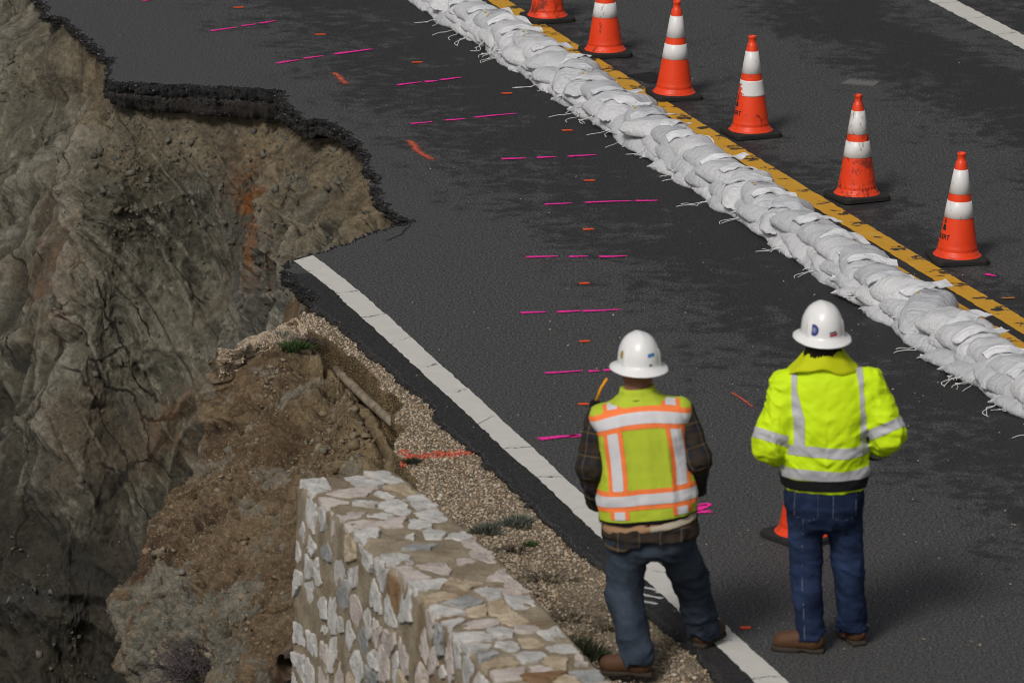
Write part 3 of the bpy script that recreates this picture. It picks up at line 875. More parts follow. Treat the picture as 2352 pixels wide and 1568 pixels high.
# (edge pixel, drop of scarp m, brink pixel, brink distance, bulge, gravel on the tread)
LINES = [((684, 722), .02, (523, 800), 33.42, .00, 1.0), ((692, 735), .03, (521, 808), 33.42, .01, 1.0), ((704, 757), .06, (512, 835), 33.4, .04, .8), ((720, 765), .10, (504, 862), 33.4, .06, .25), ((740, 772), .14, (500, 890), 33.4, .06, 0), ((787, 802), .20, (499, 930), 33.35, .07, 0),
         ((838, 846), .22, (514, 1000), 33.2, .08, 0), ((880, 897), .22, (472, 1070), 33.0, .06, 0), ((912, 925), .26, (418, 1142), 32.8, .05, 0), ((908, 953), .32, (380, 1200), 32.7, .04, 0),
         ((904, 985), .4, (345, 1250), 32.5, .04, 0), ((902, 1034), .42, (305, 1320), 32.3, .05, 0), ((928, 1062), .40, (270, 1388), 32.1, .07, 0), ((960, 1120), .45, (296, 1448), 31.8, .10, 0), ((1000, 1200), .6, (318, 1500), 31.5, .12, 0),
         ((1090, 1320), .7, (348, 1580), 31.2, .12, 0), ((1200, 1470), .8, (380, 1690), 30.9, .12, 0), ((1350, 1700), .9, (430, 1840), 30.3, .1, 0)]
net = []
for i_, (e, drop, b, Yb, bul, gv) in enumerate(LINES):
    E = np.array(G(e[0], e[1], -.035))
    B = np.array(G(b[0], b[1], 0, Yb))
    toB = (B - E) * np.array([1, 1, 0]); toB /= np.linalg.norm(toB)
    foot = E + toB * (.035 + .12 * drop) + np.array([0, 0, -drop])
    if drop < .075: col = [E + np.array([.02, 0, -.01]), E + toB * .03 + np.array([0, 0, -.02]), foot]
    else: col = [E - toB * .06 + np.array([0, 0, -drop - .12]), E - toB * .02 + np.array([0, 0, -drop - .05]), foot]
    for t in (.16, .34, .52, .70, .86, 1.0):
        p = foot * (1 - t) + B * t
        p = p + np.array([0, 0, bul * math.sin(math.pi * t) * 1.6])
        col.append(p)
    out = np.array([-.30, .6, 0.0]) if i_ < 10 else np.array([.1, .7, 0.0]) if i_ < 13 else np.array([.55, .6, 0.0])
    col += [B + out * .25 + np.array([0, 0, -.3]), B + out * .6 + np.array([0, 0, -1.0]), B + out * 1.1 + np.array([0, 0, -2.4]), B + out * 2.6 + np.array([0, 0, -7])]
    net.append(col)
net = np.array(net)
nu2, nv2 = 480, 420
tsv = np.concatenate([np.linspace(0, 2, 60)[:-1], np.linspace(2, 8, 280)[:-1], np.linspace(8, 12, 82)])
A_ = cr(net, nu2)
A_ = cr(np.swapaxes(A_, 0, 1), 0, tsv)
P = np.swapaxes(A_, 0, 1)
nv2 = P.shape[1]
N = grid_normals(P)
if (N[nu2 // 2, 150] @ np.array([-.3, -.5, .6])) < 0: N = -N
flat = P.reshape(-1, 3)
tv = np.tile(tsv, nu2)
gravw = np.repeat(cr([[l[5]] for l in LINES], nu2)[:, 0], nv2)
wv = np.stack([fbm(flat * 1.5, 3, seed=s) for s in (4, 5, 6)], 1)
f1, gap, cid, tl = cells(flat * np.array([1.5, 1.5, 1.1]) + .35 * wv, 131, True)
f1b, gapb, cidb, tlb = cells(flat * 3.8 + .3 * wv, 141, True)
f1c, gapc, cidc, tlc = cells(flat * 10 + .2 * wv, 151, True)
f1d, gapd, cidd, tld = cells(flat * 26, 155, True)
rid = fbm(flat * 2.4, 5, .55, 161, True)
fin = fbm(flat * 16, 5, .65, 171)
big = fbm(flat * 1.1, 4, .5, 181)
am = np.interp(tv, [0, .6, 2.0, 2.6, 8, 9, 12], [.08, .25, .4, 1, 1, 1, 1.5]) * (1 - .8 * np.clip(gravw, 0, 1) * (tv < 7))
fb1, fb2, fb3, fb4 = facets(flat + .1 * wv, 1.3, 311), facets(flat + .1 * wv, 3.3, 312), facets(flat, 9.0, 313), facets(flat, 22.0, 314, 3)
rough = np.clip(.45 + 1.1 * fbm(flat * 1.2, 3, seed=99), .15, 1.2)
crk = -.045 * np.exp(-(np.abs(fbm(flat * 1.6, 3, seed=315)) / .016) ** 2) * np.clip(.2 + 2.5 * fbm(flat * 1.1, 2, seed=316), 0, 1)
d = am * (.08 * big + .23 * fb1 + .12 * fb2 + rough * .065 * fb3 + .025 * rid + crk) + np.minimum(am, 1) * (.018 * rough * fb4 + (.010 + .016 * rough) * fin)
# hollow of the deep crack along the foot of the scarp
d -= .13 * np.exp(-((tv - 2.2) / .20) ** 2) * np.clip(fbm(flat * 1.7, 2, seed=5) + .55, 0, 1) * (1 - np.clip(gravw, 0, 1))
P2 = flat + N.reshape(-1, 3) * d[:, None]
D = d.reshape(nu2, nv2)
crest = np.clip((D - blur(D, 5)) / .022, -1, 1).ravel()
upper = np.interp(tv, [0, 2.0, 2.6, 4.0, 6, 9], [1.1, .95, .72, .5, .25, .15]) * np.repeat(np.interp(np.linspace(0, 1, nu2), [0, .3, .6, 1], [1, 1, .85, .35]), nv2)
low = np.repeat(np.interp(np.linspace(0, 1, nu2), [0, .45, .62, .8, 1], [0, .05, .35, .85, .8]), nv2) * np.interp(tv, [0, 2.5, 5, 8, 12], [0, .1, .55, 1, 1])
F = gridF(nu2, nv2)
g0 = np.cross(P[nu2 // 2 + 1, 150] - P[nu2 // 2, 150], P[nu2 // 2, 151] - P[nu2 // 2, 150])
if g0 @ np.array([-.3, -.5, .6]) < 0: F = F[:, ::-1]
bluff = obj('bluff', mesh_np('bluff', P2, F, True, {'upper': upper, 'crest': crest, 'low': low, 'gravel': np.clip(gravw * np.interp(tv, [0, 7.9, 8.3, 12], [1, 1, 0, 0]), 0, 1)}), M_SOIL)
tag(bluff, kind='structure')
# gravel riding on the slumped strip, crumbs and stones all over the bluff
PG = P2.reshape(nu2, nv2, 3)
ii = rng.integers(0, nu2, 60000); jj = rng.integers(0, nv2, 60000)
w = gravw.reshape(nu2, nv2)[ii, jj]
ok = (rng.random(60000) < np.clip(w, 0, 1)) & (tsv[jj] < 8.0) & (tsv[jj] > .1)
pts = PG[ii[ok], jj[ok]]
pebbles('gravel', pts, rng.uniform(.004, .0085, len(pts)), M_PEB)
M_CLOD = pebble_mat('clods', [(.09, .06, .035), (.15, .105, .06), (.20, .14, .085), (.12, .09, .06), (.24, .19, .125), (.14, .13, .11)])
ii = rng.integers(0, nu2, 7000); jj = rng.integers(40, nv2 - 85, 7000)
pts = PG[ii, jj]
kk = fbm(pts * 1.5, 3, seed=201) > -.1
pts = pts[kk]
pebbles('loose_stones', pts, .003 + .006 * rng.random(len(pts)) ** 2 + .024 * rng.random(len(pts)) ** 40, M_CLOD)
M_CHIP = pebble_mat('rock_fragments', [(.045, .042, .032), (.085, .078, .058), (.12, .11, .085), (.060, .062, .058), (.10, .078, .050), (.13, .125, .10), (.075, .070, .052), (.11, .10, .075)])
_PC = P2_cliff.reshape(nu, len(vv) // nu, 3)
ii = rng.integers(0, nu, 60000); jj = rng.integers(4, 520, 60000)
_rb = rubble.reshape(nu, -1)[ii, jj]; _sw = np.clip((aa.reshape(nu, -1)[ii, jj] - a_m) / (a_r - a_m), 0, 1); _dv = vv.reshape(nu, -1)[ii, jj]
pr = .02 + .38 * _rb ** 2 + .30 * _sw * np.exp(-_dv / 1.2)
k = rng.random(60000) < pr * .55
pts = _PC[ii[k], jj[k]]
sz = .004 + .011 * rng.random(len(pts)) ** 2.5 + .03 * rng.random(len(pts)) ** 22
chips('rock_fragments', pts, sz, M_CHIP, cliff)
M_BCHIP = pebble_mat('bluff_fragments', [(.08, .055, .034), (.14, .10, .06), (.19, .145, .09), (.12, .11, .085), (.24, .20, .14), (.10, .075, .048)])
ii = rng.integers(0, nu2, 5000); jj = rng.integers(70, nv2 - 85, 5000)
pts = PG[ii, jj]
k = fbm(pts * 1.9, 3, seed=221) > .12
pts = pts[k]
chips('rock_fragments', pts, .004 + .011 * rng.random(len(pts)) ** 2 + .03 * rng.random(len(pts)) ** 18, M_BCHIP, bluff)
# back of the notch: earth under the near lip of the slab
lip = GA([(952, 509), (900, 521), (852, 541), (790, 561), (719, 586), (675, 599), (659, 613), (690, 650), (723, 703), (700, 735)], -.17)
L2, s_ = resample(lip, .03)
rows = []
for k, (o_, z) in enumerate([(-.1, .02), (-.04, -.1), (0.05, -.4), (.10, -1.0), (.14, -2.6), (.2, -6)]):
    t = np.gradient(L2, axis=0); nr = np.stack([t[:, 1] * -1, t[:, 0], t[:, 0] * 0], 1); nr /= np.maximum(np.linalg.norm(nr, axis=1, keepdims=True), 1e-9)
    # walking from the notch tip to the shoulder the void lies on the right hand
    jit = .05 * vnoise(np.stack([s_ * 5, s_ * 0 + k, s_ * 0], 1), 5)
    rows.append(L2 - nr * (o_ + jit)[:, None] + np.array([0, 0, z]))
P = np.stack(rows, 1)
o = obj('notch_bank', mesh_np('notch_bank', P.reshape(-1, 3), gridF(len(L2), 6), True, {'upper': np.full(P.shape[0] * 6, .5)}), M_SOIL)
tag(o, kind='structure')
# ------------------------------------------------------------------ traffic cones
def cone_orange(name, dirt):
    m = Mat(name, .42, .4)
    r = m.rand()
    sh = m.node('ShaderNodeVectorMath', {0: m.co(), 1: m.node('ShaderNodeCombineXYZ', {0: m.math('MULTIPLY', r, 31.0), 1: m.math('MULTIPLY', r, 17.0), 2: 0.0}).outputs[0]}, operation='ADD').outputs[0]
    Z = m.sep(m.co())[2]
    c = m.mix(m.noise(7, 3, src=sh), (0.70, 0.040, 0.007), (0.82, 0.062, 0.011))
    scr = m.noise(1.0, 8, .76, src=m.map((17, 17, 11), (.35, .2, 0), src=sh), dist=.4)
    blot = m.noise(9, 5, .6, src=sh)
    low = m.step(Z, .20, .05)
    d = m.math('ADD', m.math('MULTIPLY', m.step(scr, .61 - .13 * dirt, .66 - .10 * dirt), m.step(blot, .58 - .16 * dirt, .68 - .12 * dirt)), m.math('MULTIPLY', m.math('MULTIPLY', low, m.step(scr, .48, .66)), .35 + .4 * dirt), clamp=True)
    c = m.mix(m.math('MULTIPLY', d, .72), c, (0.03, 0.014, 0.009))
    c = m.mix(m.math('MULTIPLY', m.step(m.noise(24, 4, .6, src=sh), .60, .72), .10 + .25 * dirt), c, (0.10, 0.02, 0.008))
    m.color(c)
    m.set(m.b.inputs['Roughness'], m.math('MULTIPLY_ADD', d, .3, .42))
    m.bump(m.noise(30, 3, src=sh), .08, .01)
    return m.m
def cone_white(name, dirt):
    m = Mat(name, .4, .45)
    r = m.rand()
    sh = m.node('ShaderNodeVectorMath', {0: m.co(), 1: m.node('ShaderNodeCombineXYZ', {0: m.math('MULTIPLY', r, 23.0), 1: m.math('MULTIPLY', r, 41.0), 2: 0.0}).outputs[0]}, operation='ADD').outputs[0]
    c = m.mix(m.noise(10, 4, src=sh), (0.60, 0.595, 0.60), (0.74, 0.735, 0.73))
    scr = m.noise(1.0, 7, .7, src=m.map((42, 42, 11), (.3, .2, 0), src=sh), dist=.8)
    blot = m.noise(11, 5, .6, src=sh)
    d = m.math('MULTIPLY', m.step(scr, .58 - .06 * dirt, .64 - .05 * dirt), m.step(blot, .56 - .14 * dirt, .66 - .10 * dirt))
    c = m.mix(m.math('MULTIPLY', d, .8), c, (0.16, 0.125, 0.09))
    c = m.mix(m.math('MULTIPLY', m.step(m.noise(5, 3, src=sh), .5, .75), .12 + .3 * dirt), c, (0.35, 0.32, 0.27))
    m.color(c)
    return m.m
M_CB = plain('black_rubber', (.022, .021, .020), .8, .25, .5, 25)
CONE_M = {d: (cone_orange('cone_orange_%s' % w, d), cone_white('cone_sleeve_%s' % w, d)) for d, w in ((.1, 'clean'), (.5, 'worn'), (1.0, 'scuffed'))}
def lathe(prof, seg=40):
    p = np.asarray(prof, float)
    an = np.linspace(0, 2 * np.pi, seg, endpoint=False)
    V = np.stack([p[None, :, 0] * np.cos(an)[:, None], p[None, :, 0] * np.sin(an)[:, None], np.repeat(p[None, :, 1], seg, 0)], -1).reshape(-1, 3)
    return V, gridF(seg, len(p), True)
CH = .71
def crad(z): return .134 + (.025 - .134) * (z - .05) / (CH - .05)
bm_prof = [(.158, .036), (.157, .041), (.150, .044), (.143, .052), (.137, .066)] + [(crad(z) + (.0016 if .086 < z < .10 else 0), z) for z in (.07, .08, .087, .093, .099, .105, .12, .2, .3, .4, .5, .6, .640)] + [(.031, .655), (.0255, .662), (.0245, .690), (.028, .695), (.029, .706), (.027, .710), (.021, .710), (.019, .70), (.019, .60)]
ME_BODY = mesh_np('cone_body', *lathe(bm_prof))
def sleeve(z0, z1):
    return lathe([(crad(z0) + .0004, z0 - .001), (crad(z0) + .0026, z0), (crad((z0 + z1) / 2) + .0026, (z0 + z1) / 2), (crad(z1) + .0026, z1), (crad(z1) + .0004, z1 + .001)], 48)
ME_UP = mesh_np('cone_sleeve', *sleeve(.448, .602))
ME_LO = mesh_np('cone_sleeve', *sleeve(.292, .398))
def torn():
    zs = np.linspace(.292, .398, 14)
    V, F = lathe([(crad(.292) + .0004, .291)] + [(crad(z) + .0026, z) for z in zs] + [(crad(.398) + .0004, .399)], 120)
    keep = []
    for f in F:
        c = V[f].mean(0)
        a = math.degrees(math.atan2(c[1], c[0])) % 360
        lim = 182 + 26 * (.398 - c[2]) / .106 + 7 * math.sin(c[2] * 190) - 30 * (c[2] > .372)
        if not 120 < a < lim: keep.append(f)
    return V, np.array(keep)
ME_TORN = mesh_np('cone_sleeve', *torn())
def base_mesh():
    a, r = .178, .042
    def ring(s, z, rr):
        pts = []
        for q in range(4):
            cx, cy = [(1, 1), (-1, 1), (-1, -1), (1, -1)][q]
            for t in np.linspace(0, 1, 6):
                an = math.pi / 2 * (q + t)
                pts.append((cx * (s - rr) + rr * math.cos(an), cy * (s - rr) + rr * math.sin(an), z))
        return pts
    rings = [ring(a * .9, .0, r), ring(a, .006, r), ring(a, .030, r), ring(a - .005, .036, r), ring(a - .016, .039, r * .9)]
    n = 24
    V = [p for g in rings for p in g]
    F = [(k * n + i, k * n + (i + 1) % n, (k + 1) * n + (i + 1) % n, (k + 1) * n + i) for k in range(len(rings) - 1) for i in range(n)]
    F += [tuple(range(n))[::-1], tuple((len(rings) - 1) * n + i for i in range(n))]
    return mesh_np('cone_base', V, F, False)
ME_CBASE = base_mesh()
def text_mesh(body, size, fn, mat, name, parent, bold=0.0):
    """flat lettering laid onto a surface by fn(x, y)"""
    cu = bpy.data.curves.new(name, 'FONT')
    cu.body = body; cu.size = size; cu.align_x = 'CENTER'; cu.offset = bold
    cu.resolution_u = 2
    t = bpy.data.objects.new(name, cu)
    COL.objects.link(t)
    bpy.context.view_layer.update()
    me0 = t.evaluated_get(bpy.context.evaluated_depsgraph_get()).to_mesh()
    V = [tuple(fn(v.co.x, v.co.y)) for v in me0.vertices]
    F = [tuple(p.vertices) for p in me0.polygons]
    bpy.data.objects.remove(t)
    bpy.data.curves.remove(cu)
    return obj(name, mesh_np(name, V, F, False), mat, parent)
M_INK = plain('black_print', (.02, .02, .022), .6)
CONES = [  # base centre pixel, heading, dirt, label
    ((1257, 45), 20, 1.0, 'black-smudged orange traffic cone, top half out of the picture, farthest of the row'),
    ((1390, 124), 12, .5, 'orange traffic cone with only its tip out of the picture, second farthest of the row'),
    ((1548, 222), 14, .1, 'smooth bright orange traffic cone with a few thin scratches, beside the dark sealed patch'),
    ((1724, 309), 20, .5, 'orange traffic cone with its lower white sleeve torn away on one side'),
    ((1968, 455), 24, 1.0, 'heavily scuffed orange traffic cone with soiled white sleeves and black scrapes'),
    ((2198, 597), 10, .1, 'clean orange traffic cone with black ERT lettering beside the yellow lines'),
    ((1845, 1234), 38, .5, 'orange traffic cone half hidden behind the legs of the worker in the yellow jacket')]
CONE_AT = []
for i, (p, rz, dirt, label) in enumerate(CONES):
    g_ = G(*p)
    c = empty('traffic_cone', g_, R(rz))
    tag(c, label, 'cone', 'traffic cones along the road')
    CONE_AT.append(g_)
    c.rotation_euler = (R(rnd.uniform(-1.3, 1.3)), R(rnd.uniform(-1.3, 1.3)), R(rz))
    mo, mw = CONE_M[dirt]
    def part(name, me, mat):
        o = bpy.data.objects.new(name, me)
        COL.objects.link(o); o.parent = c
        if not me.materials: me.materials.append(None)
        o.material_slots[0].link = 'OBJECT'
        o.material_slots[0].material = mat
        return o
    part('cone_base', ME_CBASE, M_CB)
    body = part('cone_body', ME_BODY, mo)
    part('cone_sleeve', ME_UP, mw)
    part('cone_sleeve', ME_TORN if i == 3 else ME_LO, mw)
    if i in (3, 5):
        a0 = R(-152 if i == 5 else -160) - R(rz)
        def wrap(x, y, z0=.155):
            z = z0 + y
            r = crad(z) + .002
            return (r * math.cos(a0 + x / r), r * math.sin(a0 + x / r), z)
        text_mesh('ALERT' if i == 5 else 'ALERT', .042, wrap, M_INK, 'cone_lettering', c, .001)
        V, F = [], []
        for (x0, x1, x2, x3, y0, y1) in ((-.02, .02, .011, -.011, .055, .092), (-.009, .009, .001, -.001, .10, .15)):
            b = len(V)
            for t in np.linspace(0, 1, 6):
                V.append(wrap(x0 + (x3 - x0) * t, y0 + (y1 - y0) * t)); V.append(wrap(x1 + (x2 - x1) * t, y0 + (y1 - y0) * t))
            F += [(b + 2 * k, b + 2 * k + 1, b + 2 * k + 3, b + 2 * k + 2) for k in range(5)]
        obj('cone_emblem', mesh_np('cone_emblem', V, F, False), M_INK, c)

# ------------------------------------------------------------------ the row of sandbags
def bag_mat(name, k, trans=0.0):
    m = Mat(name, .5, .35)
    r = m.rand()
    c = m.mix(r, (0.45 * k, 0.462 * k, 0.488 * k), (0.60 * k, 0.602 * k, 0.618 * k))
    n = m.noise(6, 4, .6)
    c = m.mix(m.math('MULTIPLY', m.step(n, .5, .8), .25), c, (0.36 * k, 0.35 * k, 0.33 * k))
    m.color(c)
    w = m.node('ShaderNodeTexWave', {'Vector': m.co(), 'Scale': 26.0, 'Distortion': 1.2, 'Detail': 2.0}, bands_direction='X').outputs['Fac']
    w2 = m.noise(1.0, 5, .62, src=m.map((9, 30, 9), (0, 0, .3)), dist=.6)
    w3 = m.noise(1.0, 4, .6, src=m.map((5, 46, 20), (0, 0, -.2)), dist=.4)
    m.bump(m.math('ADD', m.math('MULTIPLY', w, .05), m.math('ADD', w2, m.math('MULTIPLY', w3, .8))), .85, .020)
    if trans:
        m.b.inputs['Transmission Weight'].default_value = 0
    return m.m
M_BAG, M_FLAP, M_TIE = bag_mat('woven_sandbag', 1.0), bag_mat('sandbag_hem', 1.30), plain('white_tie', (.66, .66, .65), .6)
M_STAIN = plain('yellow_print', (.55, .36, .03), .6)
BW, BL, BT = .38, .56, .155
def bag_shape(seed, kind):
    nu_, nv_ = 56, 40
    th = np.linspace(0, 2 * np.pi, nu_, endpoint=False)
    ph = np.linspace(-1, 1, nv_)
    V = []
    c, s = np.cos(th), np.sin(th)
    y = np.sin(ph * np.pi / 2)
    prof_w = (1 - np.abs(y) ** 5.0) ** .5 if kind != 'tied' else np.where(y < 0, (1 - np.abs(y) ** 4.5) ** .5, np.maximum(.16, (1 - np.abs(y) ** 2.2)) ** .75)
    prof_t = (1 - np.abs(y) ** 2.4) ** .62
    if kind == 'tied': prof_t = np.where(y > 0, np.maximum(.22, prof_t), prof_t)
    wx = np.sign(c) * np.abs(c) ** .72
    wz = np.sign(s) * np.abs(s) ** 1.12
    X = BW / 2 * wx[:, None] * prof_w[None]
    Z = BT / 2 * wz[:, None] * prof_t[None]
    Yy = np.repeat((BL / 2 * y)[None], nu_, 0)
    # corners drawn out into ears where the seam is
    ear = (np.abs(wx)[:, None] ** 6) * (np.abs(y)[None] ** 6)
    Yy = Yy + np.sign(y)[None] * ear * .03
    X = X + np.sign(c)[:, None] * ear * .02
    P = np.stack([X, Yy, Z], -1)
    N = P / np.array([BW / 2, BL / 2, BT / 2]) ** 2
    N = N / np.maximum(np.linalg.norm(N, axis=2, keepdims=True), 1e-6)
    f = P.reshape(-1, 3)
    sd = 300 + seed * 13
    d = .026 * fbm(f * 5 + seed * 3.1, 3, seed=sd) + .014 * fbm(f * np.array([9, 22, 14]) + seed, 4, .55, sd + 5, True) * (.35 + .65 * np.abs(f[:, 1] / (BL / 2)) ** 1.5)
    d += .005 * fbm(f * np.array([16, 34, 20]) + seed, 3, .55, sd + 9, True)
    # creases pulled toward the ends
    an = np.arctan2(f[:, 0], np.abs(np.abs(f[:, 1]) - BL / 2) + .03)
    d += .008 * np.sin(an * 9 + seed) * np.clip(np.abs(f[:, 1]) / (BL / 2) - .35, 0, 1) * (f[:, 2] > -.01)
    P = f + N.reshape(-1, 3) * d[:, None]
    # sag: flat below, drooping ends, a dent or two
    x, y_, z = P.T
    z = np.where(z < -.03, -.03 + (z + .03) * .45, z)
    z = z - .045 * (np.abs(y_) / (BL / 2)) ** 3 * (rnd.random() * .6 + .4) - .03 * (np.abs(x) / (BW / 2)) ** 3
    k0 = rng.uniform(-.1, .1, 2)
    z = z - .018 * np.exp(-((x - k0[0]) / .07) ** 2 - ((y_ - k0[1]) / .06) ** 2) * (z > 0)
    P = np.stack([x, y_, z], 1)
    return P, gridF(nu_, nv_, True), nu_, nv_
def bag_mesh(seed, kind):
    P, F, a, b = bag_shape(seed, kind)
    F = [tuple(f) for f in F]
    F.append(tuple(i * b for i in range(a))); F.append(tuple(i * b + b - 1 for i in range(a))[::-1])
    me = mesh_np('sandbag', P, F)
    # right way out
    bm_ = bmesh.new(); bm_.from_mesh(me); bmesh.ops.recalc_face_normals(bm_, faces=bm_.faces); bm_.to_mesh(me); bm_.free()
    me.polygons.foreach_set('use_smooth', np.ones(len(me.polygons), bool))
    me.materials.append(M_BAG)
    return me, P
BAGS = [bag_mesh(i, 'flat') for i in range(10)]
TIED = [bag_mesh(20 + i, 'tied') for i in range(6)]
def topz(P, x, y):
    d = (P[:, 0] - x) ** 2 + (P[:, 1] - y) ** 2 - 0.02 * np.clip(P[:, 2], 0, .1)
    return P[np.argmin(d), 2]
def flap_mesh(P, seed):
    r = random.Random(seed)
    ny, nx_ = 9, 40
    yb = -.07 + r.uniform(-.03, .03)
    w0, w1 = r.uniform(.05, .12), r.uniform(.07, .18)
    x0, x1 = r.uniform(-.20, -.15), r.uniform(.19, .30)
    sk = r.uniform(-.14, .16)
    lift = r.uniform(-.14, .10)
    ph = [r.uniform(0, 6) for _ in range(4)]
    V = np.zeros((nx_, ny, 3))
    for i, x in enumerate(np.linspace(x0, x1, nx_)):
        u = (x - x0) / (x1 - x0)
        wd = w0 + (w1 - w0) * u
        over = max(0, x - .15)
        for j, t in enumerate(np.linspace(0, 1, ny)):
            y = yb + sk * x - wd * (t - .35) + .010 * math.sin(x * 17 + ph[0])
            zz = topz(P, np.clip(x, -.15, .15), y)
            V[i, j] = (x, y, zz)
    # a sheet does not follow every dent: smooth, then crumple
    Z = V[..., 2]
    for _ in range(5):
        Z[1:-1] = (Z[:-2] + Z[1:-1] * 2 + Z[2:]) / 4
        Z[:, 1:-1] = (Z[:, :-2] + Z[:, 1:-1] * 2 + Z[:, 2:]) / 4
    x = V[..., 0]
    t = np.linspace(0, 1, ny)[None]
    over = np.maximum(0, x - .15)
    V[..., 2] = Z + .005 + over * lift + .004 * np.sin(x * 31 + ph[1] + 2.5 * t) * t + .005 * np.sin(x * 52 + ph[2] + 4 * t) * (t > .5) * t + .004 * t * t
    V[..., 1] += .006 * np.sin(x * 40 + ph[3])
    Vf = V.reshape(-1, 3)
    n = nx_ * ny
    W = Vf + np.array([0, 0, -.003])
    F = gridF(nx_, ny)
    allF = [tuple(f) for f in F] + [tuple(k + n for k in f[::-1]) for f in F]
    bnd = [i * ny for i in range(nx_)] + [(nx_ - 1) * ny + j for j in range(1, ny)] + [i * ny + ny - 1 for i in range(nx_ - 2, -1, -1)] + [j for j in range(ny - 2, 0, -1)]
    allF += [(bnd[k], bnd[(k + 1) % len(bnd)], bnd[(k + 1) % len(bnd)] + n, bnd[k] + n) for k in range(len(bnd))]
    me = mesh_np('bag_hem', np.concatenate([Vf, W]), allF)
    me.materials.append(M_FLAP)
    return me
FLAPS = [[flap_mesh(P, 100 + i * 3 + k) for k in range(3)] for i, (me, P) in enumerate(BAGS)]
def string_mesh(seed, reach=.26, drop=-.06):
    r = random.Random(seed)
    mb = MB()
    for k in range(r.choice((2, 2, 3))):
        a = r.uniform(-.9, .9)
        L = r.uniform(.4, 1) * reach
        pts = []
        w = r.uniform(.01, .03)
        for t in np.linspace(0, 1, 12):
            pts.append((-L * t * math.cos(a) + 1.6 * w * math.sin(t * 9 + k * 2 + seed) * t, L * t * math.sin(a) + 2 * w * math.cos(t * 7 + seed) * t, max(drop, .02 * math.sin(t * 3.2) + drop * min(1, t * 1.9))))
        # a flat ribbon given a little thickness
        mb.add(*tube(cr(pts, 26), .0030, 4))
    me = mb.mesh('tie_string')
    me.materials.append(M_TIE)
    return me
STR_LOW = [string_mesh(k, .30, -.045) for k in range(6)]
STR_MID = [string_mesh(30 + k, .20, -.10) for k in range(6)]
def neck_mesh(seed):
    """gathered mouth of a tied bag"""
    r = random.Random(seed)
    n, m_ = 18, 8
    V = []
    for i in range(m_):
        t = i / (m_ - 1)
        rad = np.interp(t, [0, .35, .5, 1], [.05, .015, .013, .034])
        for j in range(n):
            a = 2 * math.pi * j / n
            q = rad * (1 + .32 * math.sin(a * 4 + seed) * t + .2 * math.sin(a * 7 + 2 * seed))
            V.append((q * math.cos(a), .09 * t - .02, q * .6 * math.sin(a) - .02 * t))
    F = [(i * n + j, i * n + (j + 1) % n, (i + 1) * n + (j + 1) % n, (i + 1) * n + j) for i in range(m_ - 1) for j in range(n)]
    me = mesh_np('bag_neck', V, F)
    me.materials.append(M_FLAP)
    return me
NECKS = [neck_mesh(k) for k in range(4)]

WALLB = [(700, -160), (820, -80), (945, 0), (1040, 78), (1130, 132), (1240, 190), (1310, 238), (1400, 296), (1500, 355), (1605, 432), (1683, 490), (1782, 562), (1878, 638), (1972, 712), (2071, 775), (2172, 840), (2268, 900), (2368, 968), (2488, 1050)]
wb = GA(WALLB)
wy = wb[:, 1][::-1]
wpoly = np.polyfit(wb[:, 1] - 38, wb[:, 0], 3)
path = np.stack([np.polyval(wpoly, np.linspace(30.2, 47.5, 400) - 38) + .152, np.linspace(30.2, 47.5, 400)], 1)
ps = np.concatenate([[0], np.cumsum(np.linalg.norm(np.diff(path, axis=0), axis=1))])
def on_path(s):
    x = np.interp(s, ps, path[:, 0]); y = np.interp(s, ps, path[:, 1])
    x2 = np.interp(s + .05, ps, path[:, 0]); y2 = np.interp(s + .05, ps, path[:, 1])
    return x, y, math.atan2(y2 - y, x2 - x) - math.pi / 2
CONE_NAMES = ['the smudged farthest cone', 'the second farthest cone', 'the smooth clean cone', 'the cone with the torn sleeve', 'the heavily scuffed cone', 'the ERT cone']
def nearest_cone(x, y):
    d = [math.hypot(c[0] - x, c[1] - y) * (1 if abs(c[1] - y) < 99 else 1) for c in CONE_AT[:6]]
    dy = [abs(c[1] - y) for c in CONE_AT[:6]]
    return int(np.argmin(dy))
ORD = ['first', 'second', 'third', 'fourth', 'fifth', 'sixth', 'seventh', 'eighth', 'ninth', 'tenth', 'eleventh', 'twelfth', 'thirteenth', 'fourteenth', 'fifteenth', 'sixteenth', 'seventeenth', 'eighteenth', 'nineteenth']
count = {}
def bag_label(layer, x, y, extra=''):
    k = nearest_cone(x, y)
    side = 'beyond' if y > CONE_AT[k][1] else 'before'
    key = (layer, k, side)
    count.setdefault(key, []).append(y)
    return layer, k, side
placed = []
def place(layer, s, dx, z, yaw, pitch, roll, me, sc, z_mesh):
    sc = (sc[0] * .80, sc[1], sc[2] * .88)
    z = z * .74
    x, y, h = on_path(s)
    px_, py_ = x + dx * math.cos(h), y + dx * math.sin(h)
    o = bpy.data.objects.new('sandbag', me)
    COL.objects.link(o)
    o.location = (px_, py_, z)
    o.rotation_euler = (R(pitch), R(roll), h + R(yaw))
    o.scale = (sc[0], sc[1], sc[2])
    placed.append((o, layer, px_, py_))
    return o
def kid(name, me, parent, loc=(0, 0, 0), rz=0.0):
    o = bpy.data.objects.new(name, me)
    COL.objects.link(o)
    o.parent = parent
    o.location = loc
    o.rotation_euler = (0, 0, rz)
    return o
pitch_ = .375
nb = int((ps[-1] - .6) / pitch_)
r = random.Random(11)
